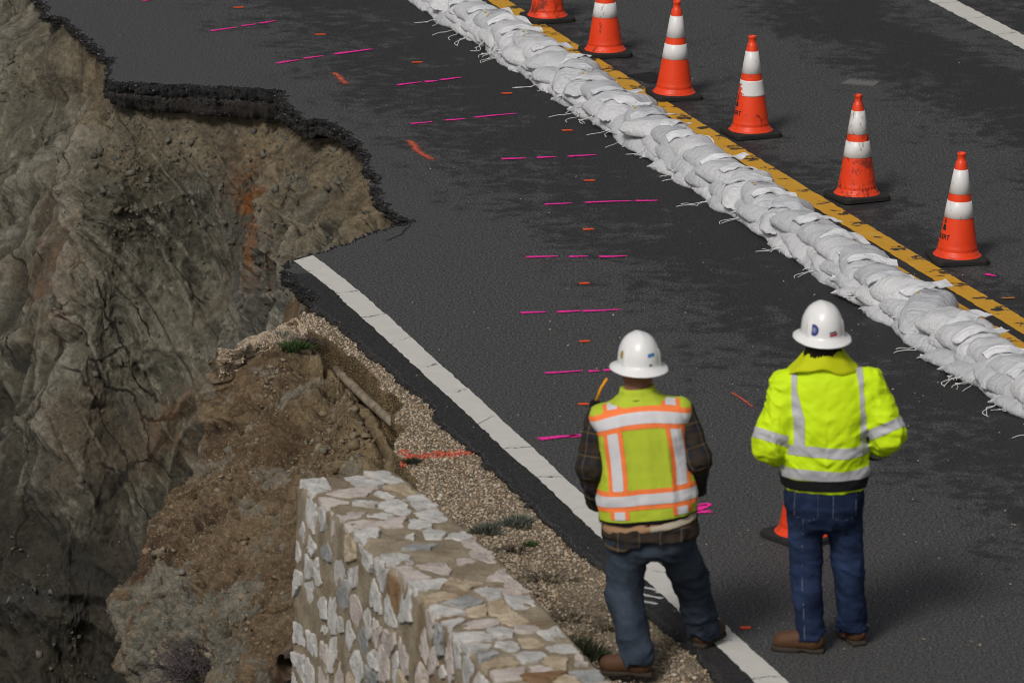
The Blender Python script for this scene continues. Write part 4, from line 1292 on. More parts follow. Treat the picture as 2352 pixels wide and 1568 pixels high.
for i in range(nb):
    s0 = .3 + i * pitch_
    # bottom course, tied ends showing on the broken side
    sb = s0 + r.uniform(-.03, .03)
    tied = r.random() < .38
    j = r.randrange(6 if tied else 10)
    o = place('bottom', sb, -.03 + r.uniform(-.02, .02), .052, r.uniform(-8, 10) + (28 if tied and r.random() < .6 else 0), r.uniform(-2, 3), r.uniform(-3, 3), (TIED if tied else BAGS)[j][0], (1.04, 1.0, .82), 0)
    if tied:
        kid('bag_neck', NECKS[r.randrange(4)], o, (0, BL / 2 - .03, -.03), r.uniform(-.3, .3))
    if r.random() < .42:
        kid('tie_string', STR_LOW[r.randrange(6)], o, (-.16, r.uniform(-.15, .2), .0), r.uniform(-.5, .5))
    # middle course
    sm = s0 + pitch_ / 2 + r.uniform(-.04, .04)
    tied = r.random() < .22
    j = r.randrange(6 if tied else 10)
    o = place('middle', sm, -.012 + r.uniform(-.025, .02), .122, r.uniform(-10, 14) + (24 if tied else 0), r.uniform(0, 6), r.uniform(-5, 3), (TIED if tied else BAGS)[j][0], (.98, .98, .85), 0)
    if tied:
        kid('bag_neck', NECKS[r.randrange(4)], o, (0, BL / 2 - .03, -.03), r.uniform(-.3, .3))
    if r.random() < .42:
        kid('tie_string', STR_MID[r.randrange(6)], o, (-.165, r.uniform(-.15, .1), .0), r.uniform(-.5, .5))
    # top course, lapped like shingles with the hem of each bag standing out
    j = r.randrange(10)
    o = place('top', s0 + r.uniform(-.07, .07), .02 + r.uniform(-.02, .025), .196 + r.uniform(-.006, .012), r.uniform(-15, 15) if r.random() < .78 else r.choice((-1, 1)) * r.uniform(22, 42), r.uniform(2, 11), r.uniform(-6, 7), BAGS[j][0], (1.0 + r.uniform(-.06, .06), 1.0 + r.uniform(-.08, .06), 1.0 + r.uniform(-.12, .12)), 0)
    if r.random() < .86:
        kid('bag_hem', FLAPS[j][r.randrange(3)], o)
    if r.random() < .22:
        kid('tie_string', STR_MID[r.randrange(6)], o, (-.15, r.uniform(-.1, .1), .01), r.uniform(-.6, .6))
    if i in (9, 17, 24, 27, 31, 33):
        P = BAGS[j][1]
        oy = .085
        for q, (txt, yy, sz) in enumerate((('WARNING: Cancer', .045, .016), ('www.P65Warnings.ca.gov', .024, .011), ('ADVERTENCIA: Cáncer', -.012, .016), ('www.P65Warnings.ca.gov', -.033, .011))):
            text_mesh(txt, sz, lambda a, b, yy=yy: (a - .01, oy + yy + b, topz(P, a - .01, oy + yy + b) + .005), M_INK, 'printed_warning', o)
        for yy in (.03, -.027):
            tri = [(-.115, oy + yy - .004), (-.085, oy + yy - .004), (-.10, oy + yy + .022)]
            obj('warning_triangle', mesh_np('warning_triangle', [(a, b, topz(P, a, b) + .006) for a, b in tri], [(0, 1, 2)], False), M_STAIN, o)
# labels: counted from the nearest cone along each course
by = {}
for o, layer, x, y in placed:
    k = nearest_cone(x, y)
    by.setdefault((layer, k, y > CONE_AT[k][1]), []).append((abs(y - CONE_AT[k][1]), o))
for (layer, k, beyond), lst in by.items():
    for n_, (d_, o) in enumerate(sorted(lst, key=lambda t: t[0])):
        where = 'beyond' if beyond else 'nearer than'
        tag(o, 'white %s-course sandbag, %s %s %s' % (layer, ORD[min(n_, 18)], where, CONE_NAMES[k]), 'sandbag', 'white sandbags stacked along the yellow lines')
# ------------------------------------------------------------------ the rubble wall in front
M_MORTAR = None
def mortar_mat():
    m = Mat('wall_mortar', .9, .2)
    f = m.noise(4, 6, .62)
    c = m.mix(m.step(f, .35, .65), (0.235, 0.19, 0.13), (0.36, 0.30, 0.215))
    c = m.mix(m.math('MULTIPLY', m.step(m.noise(9, 5, .6), .60, .74), .5), c, (0.09, 0.082, 0.066))
    c = m.mix(m.math('MULTIPLY', m.step(m.noise(2.3, 4, .6), .56, .66), .4), c, (0.20, 0.115, 0.05))
    c = m.mix(.45, c, m.mix(m.noise(70, 4, .7), (.35, .35, .35), (1.15, 1.15, 1.15)), 'MULTIPLY')
    m.color(c)
    m.bump(m.math('ADD', m.noise(45, 6, .7), m.noise(14, 4, .6)), .8, .02)
    return m.m
M_MORTAR = mortar_mat()
def stone_mat(name, c0, c1, stain=.3):
    m = Mat(name, .8, .3)
    r = m.rand()
    sh = m.node('ShaderNodeVectorMath', {0: m.co(), 1: m.node('ShaderNodeCombineXYZ', {0: m.math('MULTIPLY', r, 9.0), 1: 0.0, 2: m.math('MULTIPLY', r, 5.0)}).outputs[0]}, operation='ADD').outputs[0]
    c = m.mix(m.step(m.noise(9, 6, .62, src=sh), .32, .68), c0, c1)
    c = m.mix(m.math('MULTIPLY', m.step(m.noise(6, 5, .6, src=sh), .56, .70), stain), c, (0.36, 0.24, 0.12))
    c = m.mix(m.math('MULTIPLY', m.step(m.noise(13, 5, .6, src=sh), .58, .72), .55), c, (0.20, 0.195, 0.185))
    c = m.mix(.3, c, m.mix(m.noise(60, 4, .7), (.4, .4, .4), (1.2, 1.2, 1.2)), 'MULTIPLY')
    m.color(c)
    m.bump(m.noise(26, 7, .68, src=sh), .7, .02)
    return m.m
STONES = [stone_mat('pale_stone', (.38, .37, .35), (.58, .56, .535), .18), stone_mat('pink_stone', (.36, .31, .28), (.55, .49, .45), .3),
          stone_mat('tan_stone', (.33, .26, .17), (.50, .42, .31), .4), stone_mat('blue_grey_stone', (.20, .205, .20), (.36, .365, .36), .15), stone_mat('rusty_stone', (.16, .085, .04), (.27, .17, .09), .4)]
WZ = .45
WLE = [(660, 1062), (700, 1106), (751, 1162), (850, 1246), (925, 1310), (1011, 1408), (1093, 1500), (1180, 1598), (1300, 1735), (1420, 1870)]
WRI = [(850, 1022), (888, 1062), (973, 1160), (1060, 1200), (1120, 1262), (1213, 1345), (1290, 1450), (1385, 1560), (1500, 1690), (1640, 1850)]
WLE = WLE[1:]; WRI = WRI[1:]
ztop = [.44, .45, .45, .46, .45, .44, .43, .42, .42]
wl = np.array([G(p[0], p[1], z) for p, z in zip(WLE, ztop)])
wr = np.array([G(p[0], p[1], z) for p, z in zip(WRI, ztop)])
# the wall is a steady half metre thick: straighten both sides through fitted lines
def straight(a, deg=2):
    t = np.linspace(0, 1, len(a))
    return np.stack([np.polyval(np.polyfit(t, a[:, k], deg), t) for k in range(2)] + [a[:, 2]], 1)
wl, wr = straight(wl), straight(wr)
n = 260
Lc, Rc = cr(wl, n), cr(wr, n)
al = np.concatenate([[0], np.cumsum(np.linalg.norm(np.diff((Lc + Rc) / 2, axis=0), axis=1))])
WALL_LEN = al[-1]
wall = empty('stone_wall', tuple((Lc[60] + Rc[60]) / 2 * np.array([1, 1, 0])))
tag(wall, 'low rubble stone wall of pale stones set in tan mortar, beside the gravel shoulder', 'wall')
woff = np.array(wall.location)
M_D, NA, ND, NE = 2.4, 44, 90, 60
def section(i):
    L, R_ = Lc[i], Rc[i]
    a = (R_ - L) / np.linalg.norm(R_ - L)
    pts = []
    for d in np.linspace(M_D, 0, ND)[:-1]: pts.append(L - a * (.03 + .045 * d) + np.array([0, 0, -d]))
    for t in np.linspace(0, 1, NA): pts.append(L + (R_ - L) * t + np.array([0, 0, .004 * math.sin(math.pi * t)]))
    for d in np.linspace(0, .8, 24)[1:]: pts.append(R_ + a * .03 * d + np.array([0, 0, -d]))
    return pts
P = np.array([section(i) for i in range(n)])
N = grid_normals(P)
if N[n // 2, ND + NA // 2, 2] < 0: N = -N
f = P.reshape(-1, 3)
d = .014 * fbm(f * 5, 4, .55, 401) + .009 * fbm(f * 18, 3, .6, 402)
P2 = f + N.reshape(-1, 3) * d[:, None] - woff
F = gridF(n, P.shape[1])
c_ = np.cross(P[n // 2 + 1, ND + 10] - P[n // 2, ND + 10], P[n // 2, ND + 11] - P[n // 2, ND + 10])
if c_[2] < 0: F = F[:, ::-1]
F = [tuple(q) for q in F]
k = P.shape[1]
F += [tuple(range(k)), tuple((n - 1) * k + i for i in range(k))[::-1]]
core = mesh_np('mortar', P2, F)
bm_ = bmesh.new(); bm_.from_mesh(core); bmesh.ops.recalc_face_normals(bm_, faces=bm_.faces); bm_.to_mesh(core); bm_.free()
obj('mortar_core', core, M_MORTAR, wall)
# stones: irregular outline, domed and proud of the bedding
r = random.Random(5)
made = []
def lay_stone(c, ta, tb, nn, poly, seed, mat, h):
    rs_ = random.Random(seed)
    # roughen the outline: split every side and knock the pieces in and out
    out = []
    m0 = len(poly)
    for i in range(m0):
        a, b = np.array(poly[i]), np.array(poly[(i + 1) % m0])
        L_ = np.linalg.norm(b - a)
        k_ = max(1, int(L_ / .022))
        for q in range(k_):
            p = a + (b - a) * q / k_
            nr = np.array([-(b - a)[1], (b - a)[0]]) / max(L_, 1e-6)
            out.append(p + nr * rs_.uniform(-1, 1) * .0115)
    for _ in range(1):
        out = [q for i in range(len(out)) for q in (out[i] * .75 + out[(i + 1) % len(out)] * .25,)] 
    m_ = len(out)
    cen = np.mean(out, axis=0)
    V, F = [], []
    tx, ty = rs_.uniform(-.10, .10), rs_.uniform(-.10, .10)
    for k_, (s_, hh) in enumerate(((1.02, -.03), (1.0, h * .7), (.93, h), (.5, h))):
        for p in out:
            x, y = cen + (p - cen) * s_
            z = hh + ((x - cen[0]) * tx + (y - cen[1]) * ty if k_ >= 1 else 0) + (rs_.uniform(-1, 1) * h * .25 if k_ >= 1 else 0)
            V.append(np.array(c) + ta * x + tb * y + nn * z - woff)
    for k_ in range(3):
        F += [(k_ * m_ + i, k_ * m_ + (i + 1) % m_, (k_ + 1) * m_ + (i + 1) % m_, (k_ + 1) * m_ + i) for i in range(m_)]
    V.append(np.array(c) + ta * cen[0] + tb * cen[1] + nn * h * rs_.uniform(.8, 1.2) - woff)
    F += [(3 * m_ + i, 3 * m_ + (i + 1) % m_, 4 * m_) for i in range(m_)]
    me = mesh_np('stone', V, F, False)
    bm_ = bmesh.new(); bm_.from_mesh(me); bmesh.ops.recalc_face_normals(bm_, faces=bm_.faces); bm_.to_mesh(me); bm_.free()
    obj('stone', me, mat, wall)
Pg = (f + N.reshape(-1, 3) * d[:, None]).reshape(P.shape)
def at_wall(s, j):
    i = int(np.clip(np.searchsorted(al, s), 1, n - 2)); j = int(np.clip(j, 1, P.shape[1] - 2))
    c = Pg[i, j]; nn = N[i, j]
    ta = P[i + 1, j] - P[i - 1, j]; ta /= np.linalg.norm(ta)
    tb = np.cross(nn, ta)
    return c, ta, tb, nn
def clip_half(poly, p, n_):
    """keep the side of the line through p away from n_"""
    o = []
    for i in range(len(poly)):
        a, b = poly[i], poly[(i + 1) % len(poly)]
        da, db = (a - p) @ n_, (b - p) @ n_
        if da <= 0: o.append(a)
        if (da < 0) != (db < 0): o.append(a + (b - a) * da / (da - db))
    return o
def fill(jr, width, size, salt, joint, s_max, drop=.14):
    """rubble pattern: cells grown round scattered seeds, parted by mortar joints"""
    sx, sy = size
    seeds = []
    nrow = max(2, round(width / sy))
    for q in range(nrow):
        s = r.uniform(0, sx)
        while s < s_max:
            seeds.append(np.array([s, (q + .5) * width / nrow + r.uniform(-.33, .33) * sy]))
            s += sx * r.choice((.55, .8, 1.0, 1.2, 1.6))
    seeds = np.array(seeds)
    j0, j1 = jr
    cnt = 0
    for i, p in enumerate(seeds):
        if r.random() < drop: continue
        poly = [np.array(v) for v in ((p[0] - .3, -.03), (p[0] + .3, -.03), (p[0] + .3, width), (p[0] - .3, width))]
        d = np.linalg.norm(seeds - p, axis=1)
        g_ = joint * r.choice((.5, .8, 1.0, 1.5, 2.3))
        for k_ in np.argsort(d)[1:16]:
            n_ = (seeds[k_] - p) / d[k_]
            poly = clip_half(poly, p + n_ * (d[k_] / 2 - g_), n_)
            if len(poly) < 3: break
        if len(poly) < 3: continue
        for n_, q in ((np.array([0, 1.]), np.array([0, width - g_])), (np.array([0, -1.]), np.array([0, -.014])), (np.array([-1., 0]), np.array([.0, 0]))):
            poly = clip_half(poly, q, n_)
            if len(poly) < 3: break
        if len(poly) < 3: continue
        c2 = np.mean(poly, axis=0)
        if np.ptp(np.array(poly)[:, 0]) < .04 or np.ptp(np.array(poly)[:, 1]) < .03: continue
        c, ta, tb, nn = at_wall(c2[0], j0 + (j1 - j0) * c2[1] / width)
        # which way the second axis runs
        c3 = at_wall(c2[0], j0 + (j1 - j0) * min(width, c2[1] + .05) / width)[0]
        sg = 1 if (c3 - c) @ tb > 0 else -1
        local = [np.array([v[0] - c2[0], sg * (v[1] - c2[1])]) for v in poly]
        if sg < 0: local = local[::-1]
        q = r.random()
        mat = STONES[0 if q < .56 else 1 if q < .78 else 2 if q < .88 else 3 if q < .97 else 4]
        lay_stone(c, ta, tb, nn, local, salt + i, mat, r.uniform(.006, .015))
        cnt += 1
    return cnt
_wd = float(np.median(np.linalg.norm((Rc - Lc), axis=1)))
n_top = fill((ND - 1, ND + NA - 2), _wd, (.20, .13), 1000, .017, WALL_LEN - .05)
n_face = fill((ND - 2, int(ND * .42)), 1.38, (.21, .135), 3000, .016, min(WALL_LEN - .05, 3.6))


# ------------------------------------------------------------------ buried pipe in the torn bank and the rusted culvert mouth
def pipe_mat(name, c0, c1):
    m = Mat(name, .6, .35)
    c = m.mix(m.step(m.noise(14, 6, .65), .35, .65), c0, c1)
    c = m.mix(m.math('MULTIPLY', m.step(m.noise(5, 4), .55, .65), .6), c, (.07, .045, .028))
    m.color(c); m.bump(m.noise(40, 4), .3, .01)
    return m.m
p0, p1 = np.array(G(772, 848, -.19)), np.array(G(904, 972, -.14))
pts = [p0 * (1 - t) + p1 * t + np.array([.012 * math.sin(t * 3), .0, -.02 * math.sin(t * 3.1)]) for t in np.linspace(0, 1, 14)]
V, F = tube(pts, .028, 14)
V2, F2 = tube([pts[-1] + (pts[-1] - pts[-2]) * .02, pts[-1] - (pts[-1] - pts[-2]) * .6], .024, 14)
pipe = obj('drain_pipe', mesh_np('drain_pipe', V - p0, F), pipe_mat('old_pipe', (.15, .12, .085), (.27, .225, .165)), None, tuple(p0))
tag(pipe, 'grey brown pipe lying bare along the crack in the soil bank', 'pipe')
cc = np.array(G(672, 1534, 0, 29.75))
V, F = [], []
m_, ns = 12, 40
ax = np.array([.34, .83, .25]); ax /= np.linalg.norm(ax)
ua = np.cross(ax, [0, 0, 1]); ua /= np.linalg.norm(ua); ub = np.cross(ua, ax)
for lay, rad in ((0, .105), (1, .096)):
    for i in range(m_):
        for j in range(ns):
            a = 2 * math.pi * j / ns
            rr_ = rad * (1 + .05 * math.sin(i * 2.1) + .16 * math.sin(2 * a + .6) * (1 - i / m_) + .08 * math.sin(5 * a) * (1 - i / m_))
            V.append(ua * rr_ * math.cos(a) + ub * rr_ * .95 * math.sin(a) + ax * (i * .05 + (.05 * math.sin(3 * a) if i == 0 else 0)))
for lay in (0, 1):
    b = lay * m_ * ns
    F += [(b + i * ns + j, b + i * ns + (j + 1) % ns, b + (i + 1) * ns + (j + 1) % ns, b + (i + 1) * ns + j) for i in range(m_ - 1) for j in range(ns)]
F += [(j, (j + 1) % ns, m_ * ns + (j + 1) % ns, m_ * ns + j) for j in range(ns)]
cul = obj('culvert_pipe', mesh_np('culvert_pipe', V, F), pipe_mat('rusted_metal', (.05, .032, .022), (.13, .085, .055)), None, tuple(cc))
tag(cul, 'dark rusted culvert pipe mouth poking from the soil beside the stone wall', 'pipe')

# ------------------------------------------------------------------ plants
def plant(name, label, base, spread, hgt, n_, cols, seed, curl=.4, wid=.006, twig=None, group=None):
    r = random.Random(seed)
    rt = empty(name, base)
    tag(rt, label, 'plant', group)
    V, F, T = [], [], []
    for k in range(n_):
        a = r.uniform(0, 6.283); q = spread * math.sqrt(r.random()) * (1 + .4 * math.sin(3 * a + seed))
        bx, by = q * math.cos(a), q * math.sin(a)
        h = hgt * r.uniform(.35, 1) * (1 - .45 * (q / spread) ** 2)
        l1 = r.uniform(-1, 1) * .35 * h + bx * .4; l2 = r.uniform(-1, 1) * .35 * h + by * .4
        a2 = r.uniform(0, 6.283); w = wid * r.uniform(.6, 1.3)
        b = len(V)
        for t in (0, .5, 1):
            x = bx + l1 * t ** (1 + curl); y = by + l2 * t ** (1 + curl); z = h * t - curl * h * .25 * t * t
            ww = w * (1.05 - t * .95)
            V += [(x - ww * math.cos(a2), y - ww * math.sin(a2), z), (x + ww * math.cos(a2), y + ww * math.sin(a2), z)]
        F += [(b, b + 1, b + 3, b + 2), (b + 2, b + 3, b + 5, b + 4)]
        T += [r.random()] * 6
    m = pebble_mat(name + '_leaf', cols)
    obj('leaves', mesh_np('leaves', V, F, False, {'tone': T}), m, rt)
    if twig:
        mb = MB()
        for k in range(twig[0]):
            a = r.uniform(0, 6.283); L = r.uniform(.5, 1) * twig[1]
            p = np.array([r.uniform(-1, 1) * spread * .7, r.uniform(-1, 1) * spread * .7, -.01])
            dv = np.array([math.cos(a) * .7, math.sin(a) * .7, r.uniform(.2, 1.0)])
            pts = [p.copy()]
            for q in range(5):
                dv = dv + np.array([r.uniform(-.5, .5), r.uniform(-.5, .5), r.uniform(-.45, .3)])
                p = p + dv / np.linalg.norm(dv) * L / 5
                pts.append(p.copy())
            mb.add(*tube(pts, .0028, 4, np.linspace(1.2, .4, 6)))
            for q in (2, 3, 4):
                e = pts[q] + np.array([r.uniform(-1, 1), r.uniform(-1, 1), r.uniform(-.2, .8)]) * L * .25
                mb.add(*tube([pts[q], e], .0018, 3))
        obj('twigs', mb.mesh('twigs', False), plain(name + '_twig', twig[2], .9, .2, .4, 30), rt)
    return rt
def on_bluff(px, py):
    """the spot of the bluff on the line of sight"""
    best = None
    o_ = np.array([0, 0, CAM_H])
    dr = np.array(G(px, py, -5)) - o_; dr /= np.linalg.norm(dr)
    w = (PG.reshape(-1, 3) - o_)
    t = w @ dr
    dd = np.linalg.norm(w - t[:, None] * dr, axis=1)
    k = np.where(dd < .03)[0]
    if not len(k): k = np.array([np.argmin(dd)])
    return tuple(PG.reshape(-1, 3)[k[np.argmin(t[k])]])
GREEN = [(.022, .040, .012), (.040, .070, .020), (.060, .095, .028)]
SAGE = [(.060, .068, .050), (.115, .125, .098), (.19, .20, .165)]
DARKG = [(.016, .022, .010), (.030, .038, .018), (.055, .062, .030)]
plant('grass_tuft', 'low bright green tuft of weeds on the slumped edge of the bluff', on_bluff(676, 790), .085, .07, 520, GREEN, 1, .6, .005)
plant('grass_tuft', 'thin pale grass fringe on the far rim of the bluff', on_bluff(655, 762), .07, .05, 160, SAGE, 2, .5, .003)
plant('weed_patch', 'dry purple brown weeds behind the green tuft on the bluff', on_bluff(712, 782), .10, .045, 300, [(.035, .028, .026), (.06, .045, .04), (.09, .075, .06)], 3, .8, .005)
plant('sage_plant', 'grey green sage plant in the gravel close to the stone wall', G(1118, 1220, -.02), .075, .07, 420, SAGE, 4, .6, .005)
plant('sage_plant', 'grey green sage plant in the gravel toward the asphalt edge', G(1186, 1204, -.02), .085, .075, 460, SAGE, 5, .6, .005)
plant('weed_patch', 'small dark green weed on the red painted line in the gravel', G(945, 1062, -.02), .05, .045, 200, DARKG, 6, .6, .004)
plant('grass_tuft', 'small green weed alone in the gravel, between wall and asphalt', G(1216, 1252, -.02), .035, .04, 130, GREEN, 7, .6, .004)
plant('grass_tuft', 'dark grass clump by the left boot of the worker in the orange striped vest', G(1338, 1508, -.02), .10, .15, 560, DARKG, 8, .5, .005)
for i, (x, y, s_, lab) in enumerate([(1250, 1330, .12, 'brown dead mat of weeds in the gravel below the sage plants'), (1310, 1420, .13, 'grey dead mat of weeds beside the wall near the dark grass'), (1400, 1440, .11, 'dead weeds beside the left knee of the worker in the vest'), (1180, 1262, .08, 'small brown dead weeds beside the wall corner')]):
    plant('weed_patch', lab, G(x, y, -.025), s_, .035, 240, [(.045, .034, .022), (.08, .06, .038), (.13, .105, .07), (.19, .16, .115)], 20 + i, .9, .005)
plant('dry_shrub', 'purple grey leafless shrub at the foot of the bluff, at the bottom edge', on_bluff(440, 1535), .22, .10, 200, [(.05, .04, .045), (.10, .085, .09), (.16, .14, .14)], 9, .7, .006, (150, .30, (.075, .058, .062)))
plant('leafy_sprig', 'small green sprig with yellow leaves at the bottom edge below the shrub', on_bluff(456, 1556), .035, .07, 60, [(.05, .09, .015), (.10, .15, .02), (.35, .26, .02)], 10, .6, .012)
# red survey line sprayed across the gravel: painted pebbles
rl = [np.array(G(x, y, -.026)) for x, y in ((925, 1058), (950, 1050), (1000, 1044), (1050, 1042), (1086, 1036))]
q = cr(rl, 420)
ex = np.array([np.array(G(x, y, -.026)) for x, y in ((918, 1036), (935, 1040), (942, 1050), (934, 1062), (925, 1070))])
q = np.concatenate([q, cr(ex, 90)])
q = q + rng.normal(0, 1, q.shape) * np.array([.012, .030, .002])
M_REDPEB = pebble_mat('painted_pebbles', [(.50, .07, .035), (.66, .10, .05), (.34, .08, .05), (.6, .16, .09)])
pebbles('painted_gravel', q, rng.uniform(.004, .008, len(q)), M_REDPEB)
# grit strewn over the road
x = rng.uniform(-3.5, 5, 1500); y = rng.uniform(25, 43, 1500)
k = in_poly(x, y, [tuple(v) for v in outline]) & (rng.random(1500) < np.clip((36 - y) / 8 + .15, .1, 1))
pebbles('road_grit', np.stack([x[k], y[k], np.full(k.sum(), .003)], 1), rng.uniform(.003, .0075, k.sum()), M_PEB, flat_=.5)
# ------------------------------------------------------------------ people: one skin surface each, clothing as parts over it
def nets(fn, lo, hi, h):
    """surface nets of a distance function on a grid"""
    lo, hi = np.array(lo, float), np.array(hi, float)
    nn = np.ceil((hi - lo) / h).astype(int) + 1
    g = [lo[k] + h * np.arange(nn[k]) for k in range(3)]
    X, Y, Z = np.meshgrid(*g, indexing='ij')
    A = fn(np.stack([X.ravel(), Y.ravel(), Z.ravel()], 1)).reshape(nn)
    s = A < 0
    c8 = [(a, b, c) for a in (0, 1) for b in (0, 1) for c in (0, 1)]
    sl = lambda M, a: M[a[0]:nn[0] - 1 + a[0], a[1]:nn[1] - 1 + a[1], a[2]:nn[2] - 1 + a[2]]
    cnt = sum(sl(s, a).astype(int) for a in c8)
    mixd = (cnt > 0) & (cnt < 8)
    acc = np.zeros(tuple(nn - 1) + (3,)); num = np.zeros(tuple(nn - 1))
    for a in c8:
        for ax in range(3):
            if a[ax]: continue
            b = list(a); b[ax] = 1
            fa, fb = sl(A, a), sl(A, b)
            x = ((fa < 0) != (fb < 0)) & mixd
            t = fa[x] / (fa[x] - fb[x])
            p = np.repeat(np.array(a, float)[None], len(t), 0); p[:, ax] += t
            acc[x] += p; num[x] += 1
    idx = np.full(tuple(nn - 1), -1)
    w = np.argwhere(mixd)
    idx[mixd] = np.arange(len(w))
    V = (w + acc[mixd] / num[mixd][:, None]) * h + lo
    F = []
    for ax in range(3):
        o1, o2 = (ax + 1) % 3, (ax + 2) % 3
        d = [slice(1, nn[k] - 1) for k in range(3)]
        d[ax] = slice(0, nn[ax] - 1)
        e = list(d); e[ax] = slice(1, nn[ax])
        s0, s1 = s[tuple(d)], s[tuple(e)]
        for sign in (True, False):
            q = np.argwhere((s0 != s1) & (s0 == sign))
            if not len(q): continue
            q = q + np.array([0 if k == ax else 1 for k in range(3)])
            def at(da, db):
                r = q.copy(); r[:, o1] -= da; r[:, o2] -= db
                return idx[r[:, 0], r[:, 1], r[:, 2]]
            quad = np.stack([at(1, 1), at(0, 1), at(0, 0), at(1, 0)], 1)
            F.append(quad if sign else quad[:, ::-1])
    F = np.concatenate(F)
    return V, F[(F >= 0).all(1)]
def vnormals(V, F):
    n = np.zeros_like(V)
    fn_ = np.cross(V[F[:, 2]] - V[F[:, 0]], V[F[:, 3]] - V[F[:, 1]])
    for k in range(4): np.add.at(n, F[:, k], fn_)
    return n / np.maximum(np.linalg.norm(n, axis=1, keepdims=True), 1e-12)
def relax(V, F, it=2):
    E = np.concatenate([F[:, [0, 1]], F[:, [1, 2]], F[:, [2, 3]], F[:, [3, 0]]])
    for _ in range(it):
        a = np.zeros_like(V); c = np.zeros(len(V))
        np.add.at(a, E[:, 0], V[E[:, 1]]); np.add.at(a, E[:, 1], V[E[:, 0]])
        np.add.at(c, E[:, 0], 1); np.add.at(c, E[:, 1], 1)
        V = V * .5 + .5 * a / c[:, None]
    return V
def clip(V, F, sd, Nn, off):
    """the part of a surface where sd < 0, cut clean and lifted off by off"""
    out, vid, faces = [], {}, []
    P = V + Nn * off
    def vert(i):
        if i not in vid: vid[i] = len(out); out.append(P[i])
        return vid[i]
    def cut(i, j):
        k = (min(i, j), max(i, j))
        if k not in vid:
            t = sd[i] / (sd[i] - sd[j]); vid[k] = len(out); out.append(P[i] * (1 - t) + P[j] * t)
        return vid[k]
    hit = (sd[F] < 0).any(1)
    for f in F[hit]:
        poly = []
        for a in range(4):
            i, j = f[a], f[(a + 1) % 4]
            if sd[i] < 0: poly.append(vert(i))
            if (sd[i] < 0) != (sd[j] < 0): poly.append(cut(i, j))
        if len(poly) > 2: faces.append(poly)
    return np.array(out), faces
def cap(p, a, b, ra, rb):
    a, b = np.array(a, float), np.array(b, float)
    ba = b - a
    t = np.clip(((p - a) @ ba) / (ba @ ba), 0, 1)
    return np.linalg.norm(p - a - t[:, None] * ba, axis=1) - (ra + (rb - ra) * t)
def ell(p, c, r):
    q = (p - np.array(c)) / np.array(r)
    return (np.linalg.norm(q, axis=1) - 1) * min(r)
def smin(a, b, k):
    h = np.clip(.5 + .5 * (b - a) / k, 0, 1)
    return b * (1 - h) + a * h - k * h * (1 - h)
def stack(p, rows, e=2.5):
    """trunk given by level: z, half width, half depth, centre x, centre y"""
    r = np.array(rows)
    z = p[:, 2]
    g = [np.interp(z, r[:, 0], r[:, k]) for k in range(1, 5)]
    q = ((np.abs(p[:, 0] - g[2]) / g[0]) ** e + (np.abs(p[:, 1] - g[3]) / g[1]) ** e) ** (1 / e)
    return (q - 1) * np.minimum(g[0], g[1])
def cloth_mat(name, c, var=.12, rough=.85, bump=.3, scale=9, dirt=0.0, dc=(.1, .09, .06)):
    m = Mat(name, rough, .2)
    f = m.noise(scale, 5, .6)
    k = m.mix(f, tuple(x * (1 - var) for x in c), tuple(min(1, x * (1 + var)) for x in c))
    if dirt:
        k = m.mix(m.math('MULTIPLY', m.step(m.noise(11, 5, .65), .60, .74), dirt), k, dc)
    m.color(k)
    n = m.noise(220, 2)
    m.bump(m.math('ADD', m.noise(30, 4, .6), m.math('MULTIPLY', n, .4)), bump, .006)
    return m.m
def denim_mat(name, c0, c1):
    m = Mat(name, .9, .15)
    f = m.noise(5, 5, .62)
    k = m.mix(m.step(f, .35, .68), c0, c1)
    k = m.mix(m.math('MULTIPLY', m.attr('worn'), .6), k, tuple(min(1, x * 2.1 + .01) for x in c1))
    k = m.mix(.3, k, m.mix(m.noise(150, 2), (.55, .55, .6), (1.2, 1.2, 1.2)), 'MULTIPLY')
    m.color(k); m.bump(m.noise(60, 4), .25, .004)
    return m.m
M_SKIN = cloth_mat('skin', (.22, .10, .065), .15, .55, .15, 20)
M_HAIR = cloth_mat('dark_hair', (.014, .010, .008), .3, .5, .5, 30)
M_HIVIS = cloth_mat('hi_vis_yellow', (.56, .78, .008), .05, .7, .25, 6, .10, (.3, .38, .02))
M_COLLAR = cloth_mat('collar_yellow', (.50, .56, .006), .06, .8, .3, 8)
M_VEST = cloth_mat('vest_lime', (.41, .50, .035), .08, .8, .25, 7, .25, (.2, .26, .04))
M_TAPE = cloth_mat('reflective_tape', (.43, .43, .45), .06, .5, .1, 20)
M_TAPE2 = cloth_mat('vest_reflective_tape', (.58, .58, .60), .05, .5, .1, 20, .2, (.4, .38, .36))
M_ORTAPE = cloth_mat('orange_tape', (.86, .20, .055), .05, .75, .15, 20, .2, (.55, .15, .06))
M_BLACK = cloth_mat('black_cloth', (.010, .010, .011), .2, .85, .3)
M_TAN = cloth_mat('tan_undershirt', (.34, .20, .11), .15, .9, .3, 12)
M_CREAM = cloth_mat('cream_hem', (.42, .36, .28), .1, .9, .3, 12)
M_BOOT = cloth_mat('brown_leather_boot', (.085, .042, .022), .35, .6, .5, 14, .4, (.15, .09, .05))
M_SOLE = cloth_mat('boot_sole', (.045, .036, .028), .2, .85, .4)
M_HAT = None
def hat_mat():
    m = Mat('white_hard_hat', .32, .5)
    c = m.mix(m.noise(9, 4), (.70, .70, .70), (.78, .78, .775))
    c = m.mix(m.math('MULTIPLY', m.step(m.noise(26, 5, .6), .64, .74), .25), c, (.45, .44, .42))
    m.color(c)
    return m.m
M_HAT = hat_mat()
M_JEAN_A = denim_mat('faded_grey_blue_denim', (.016, .023, .036), (.044, .058, .080))
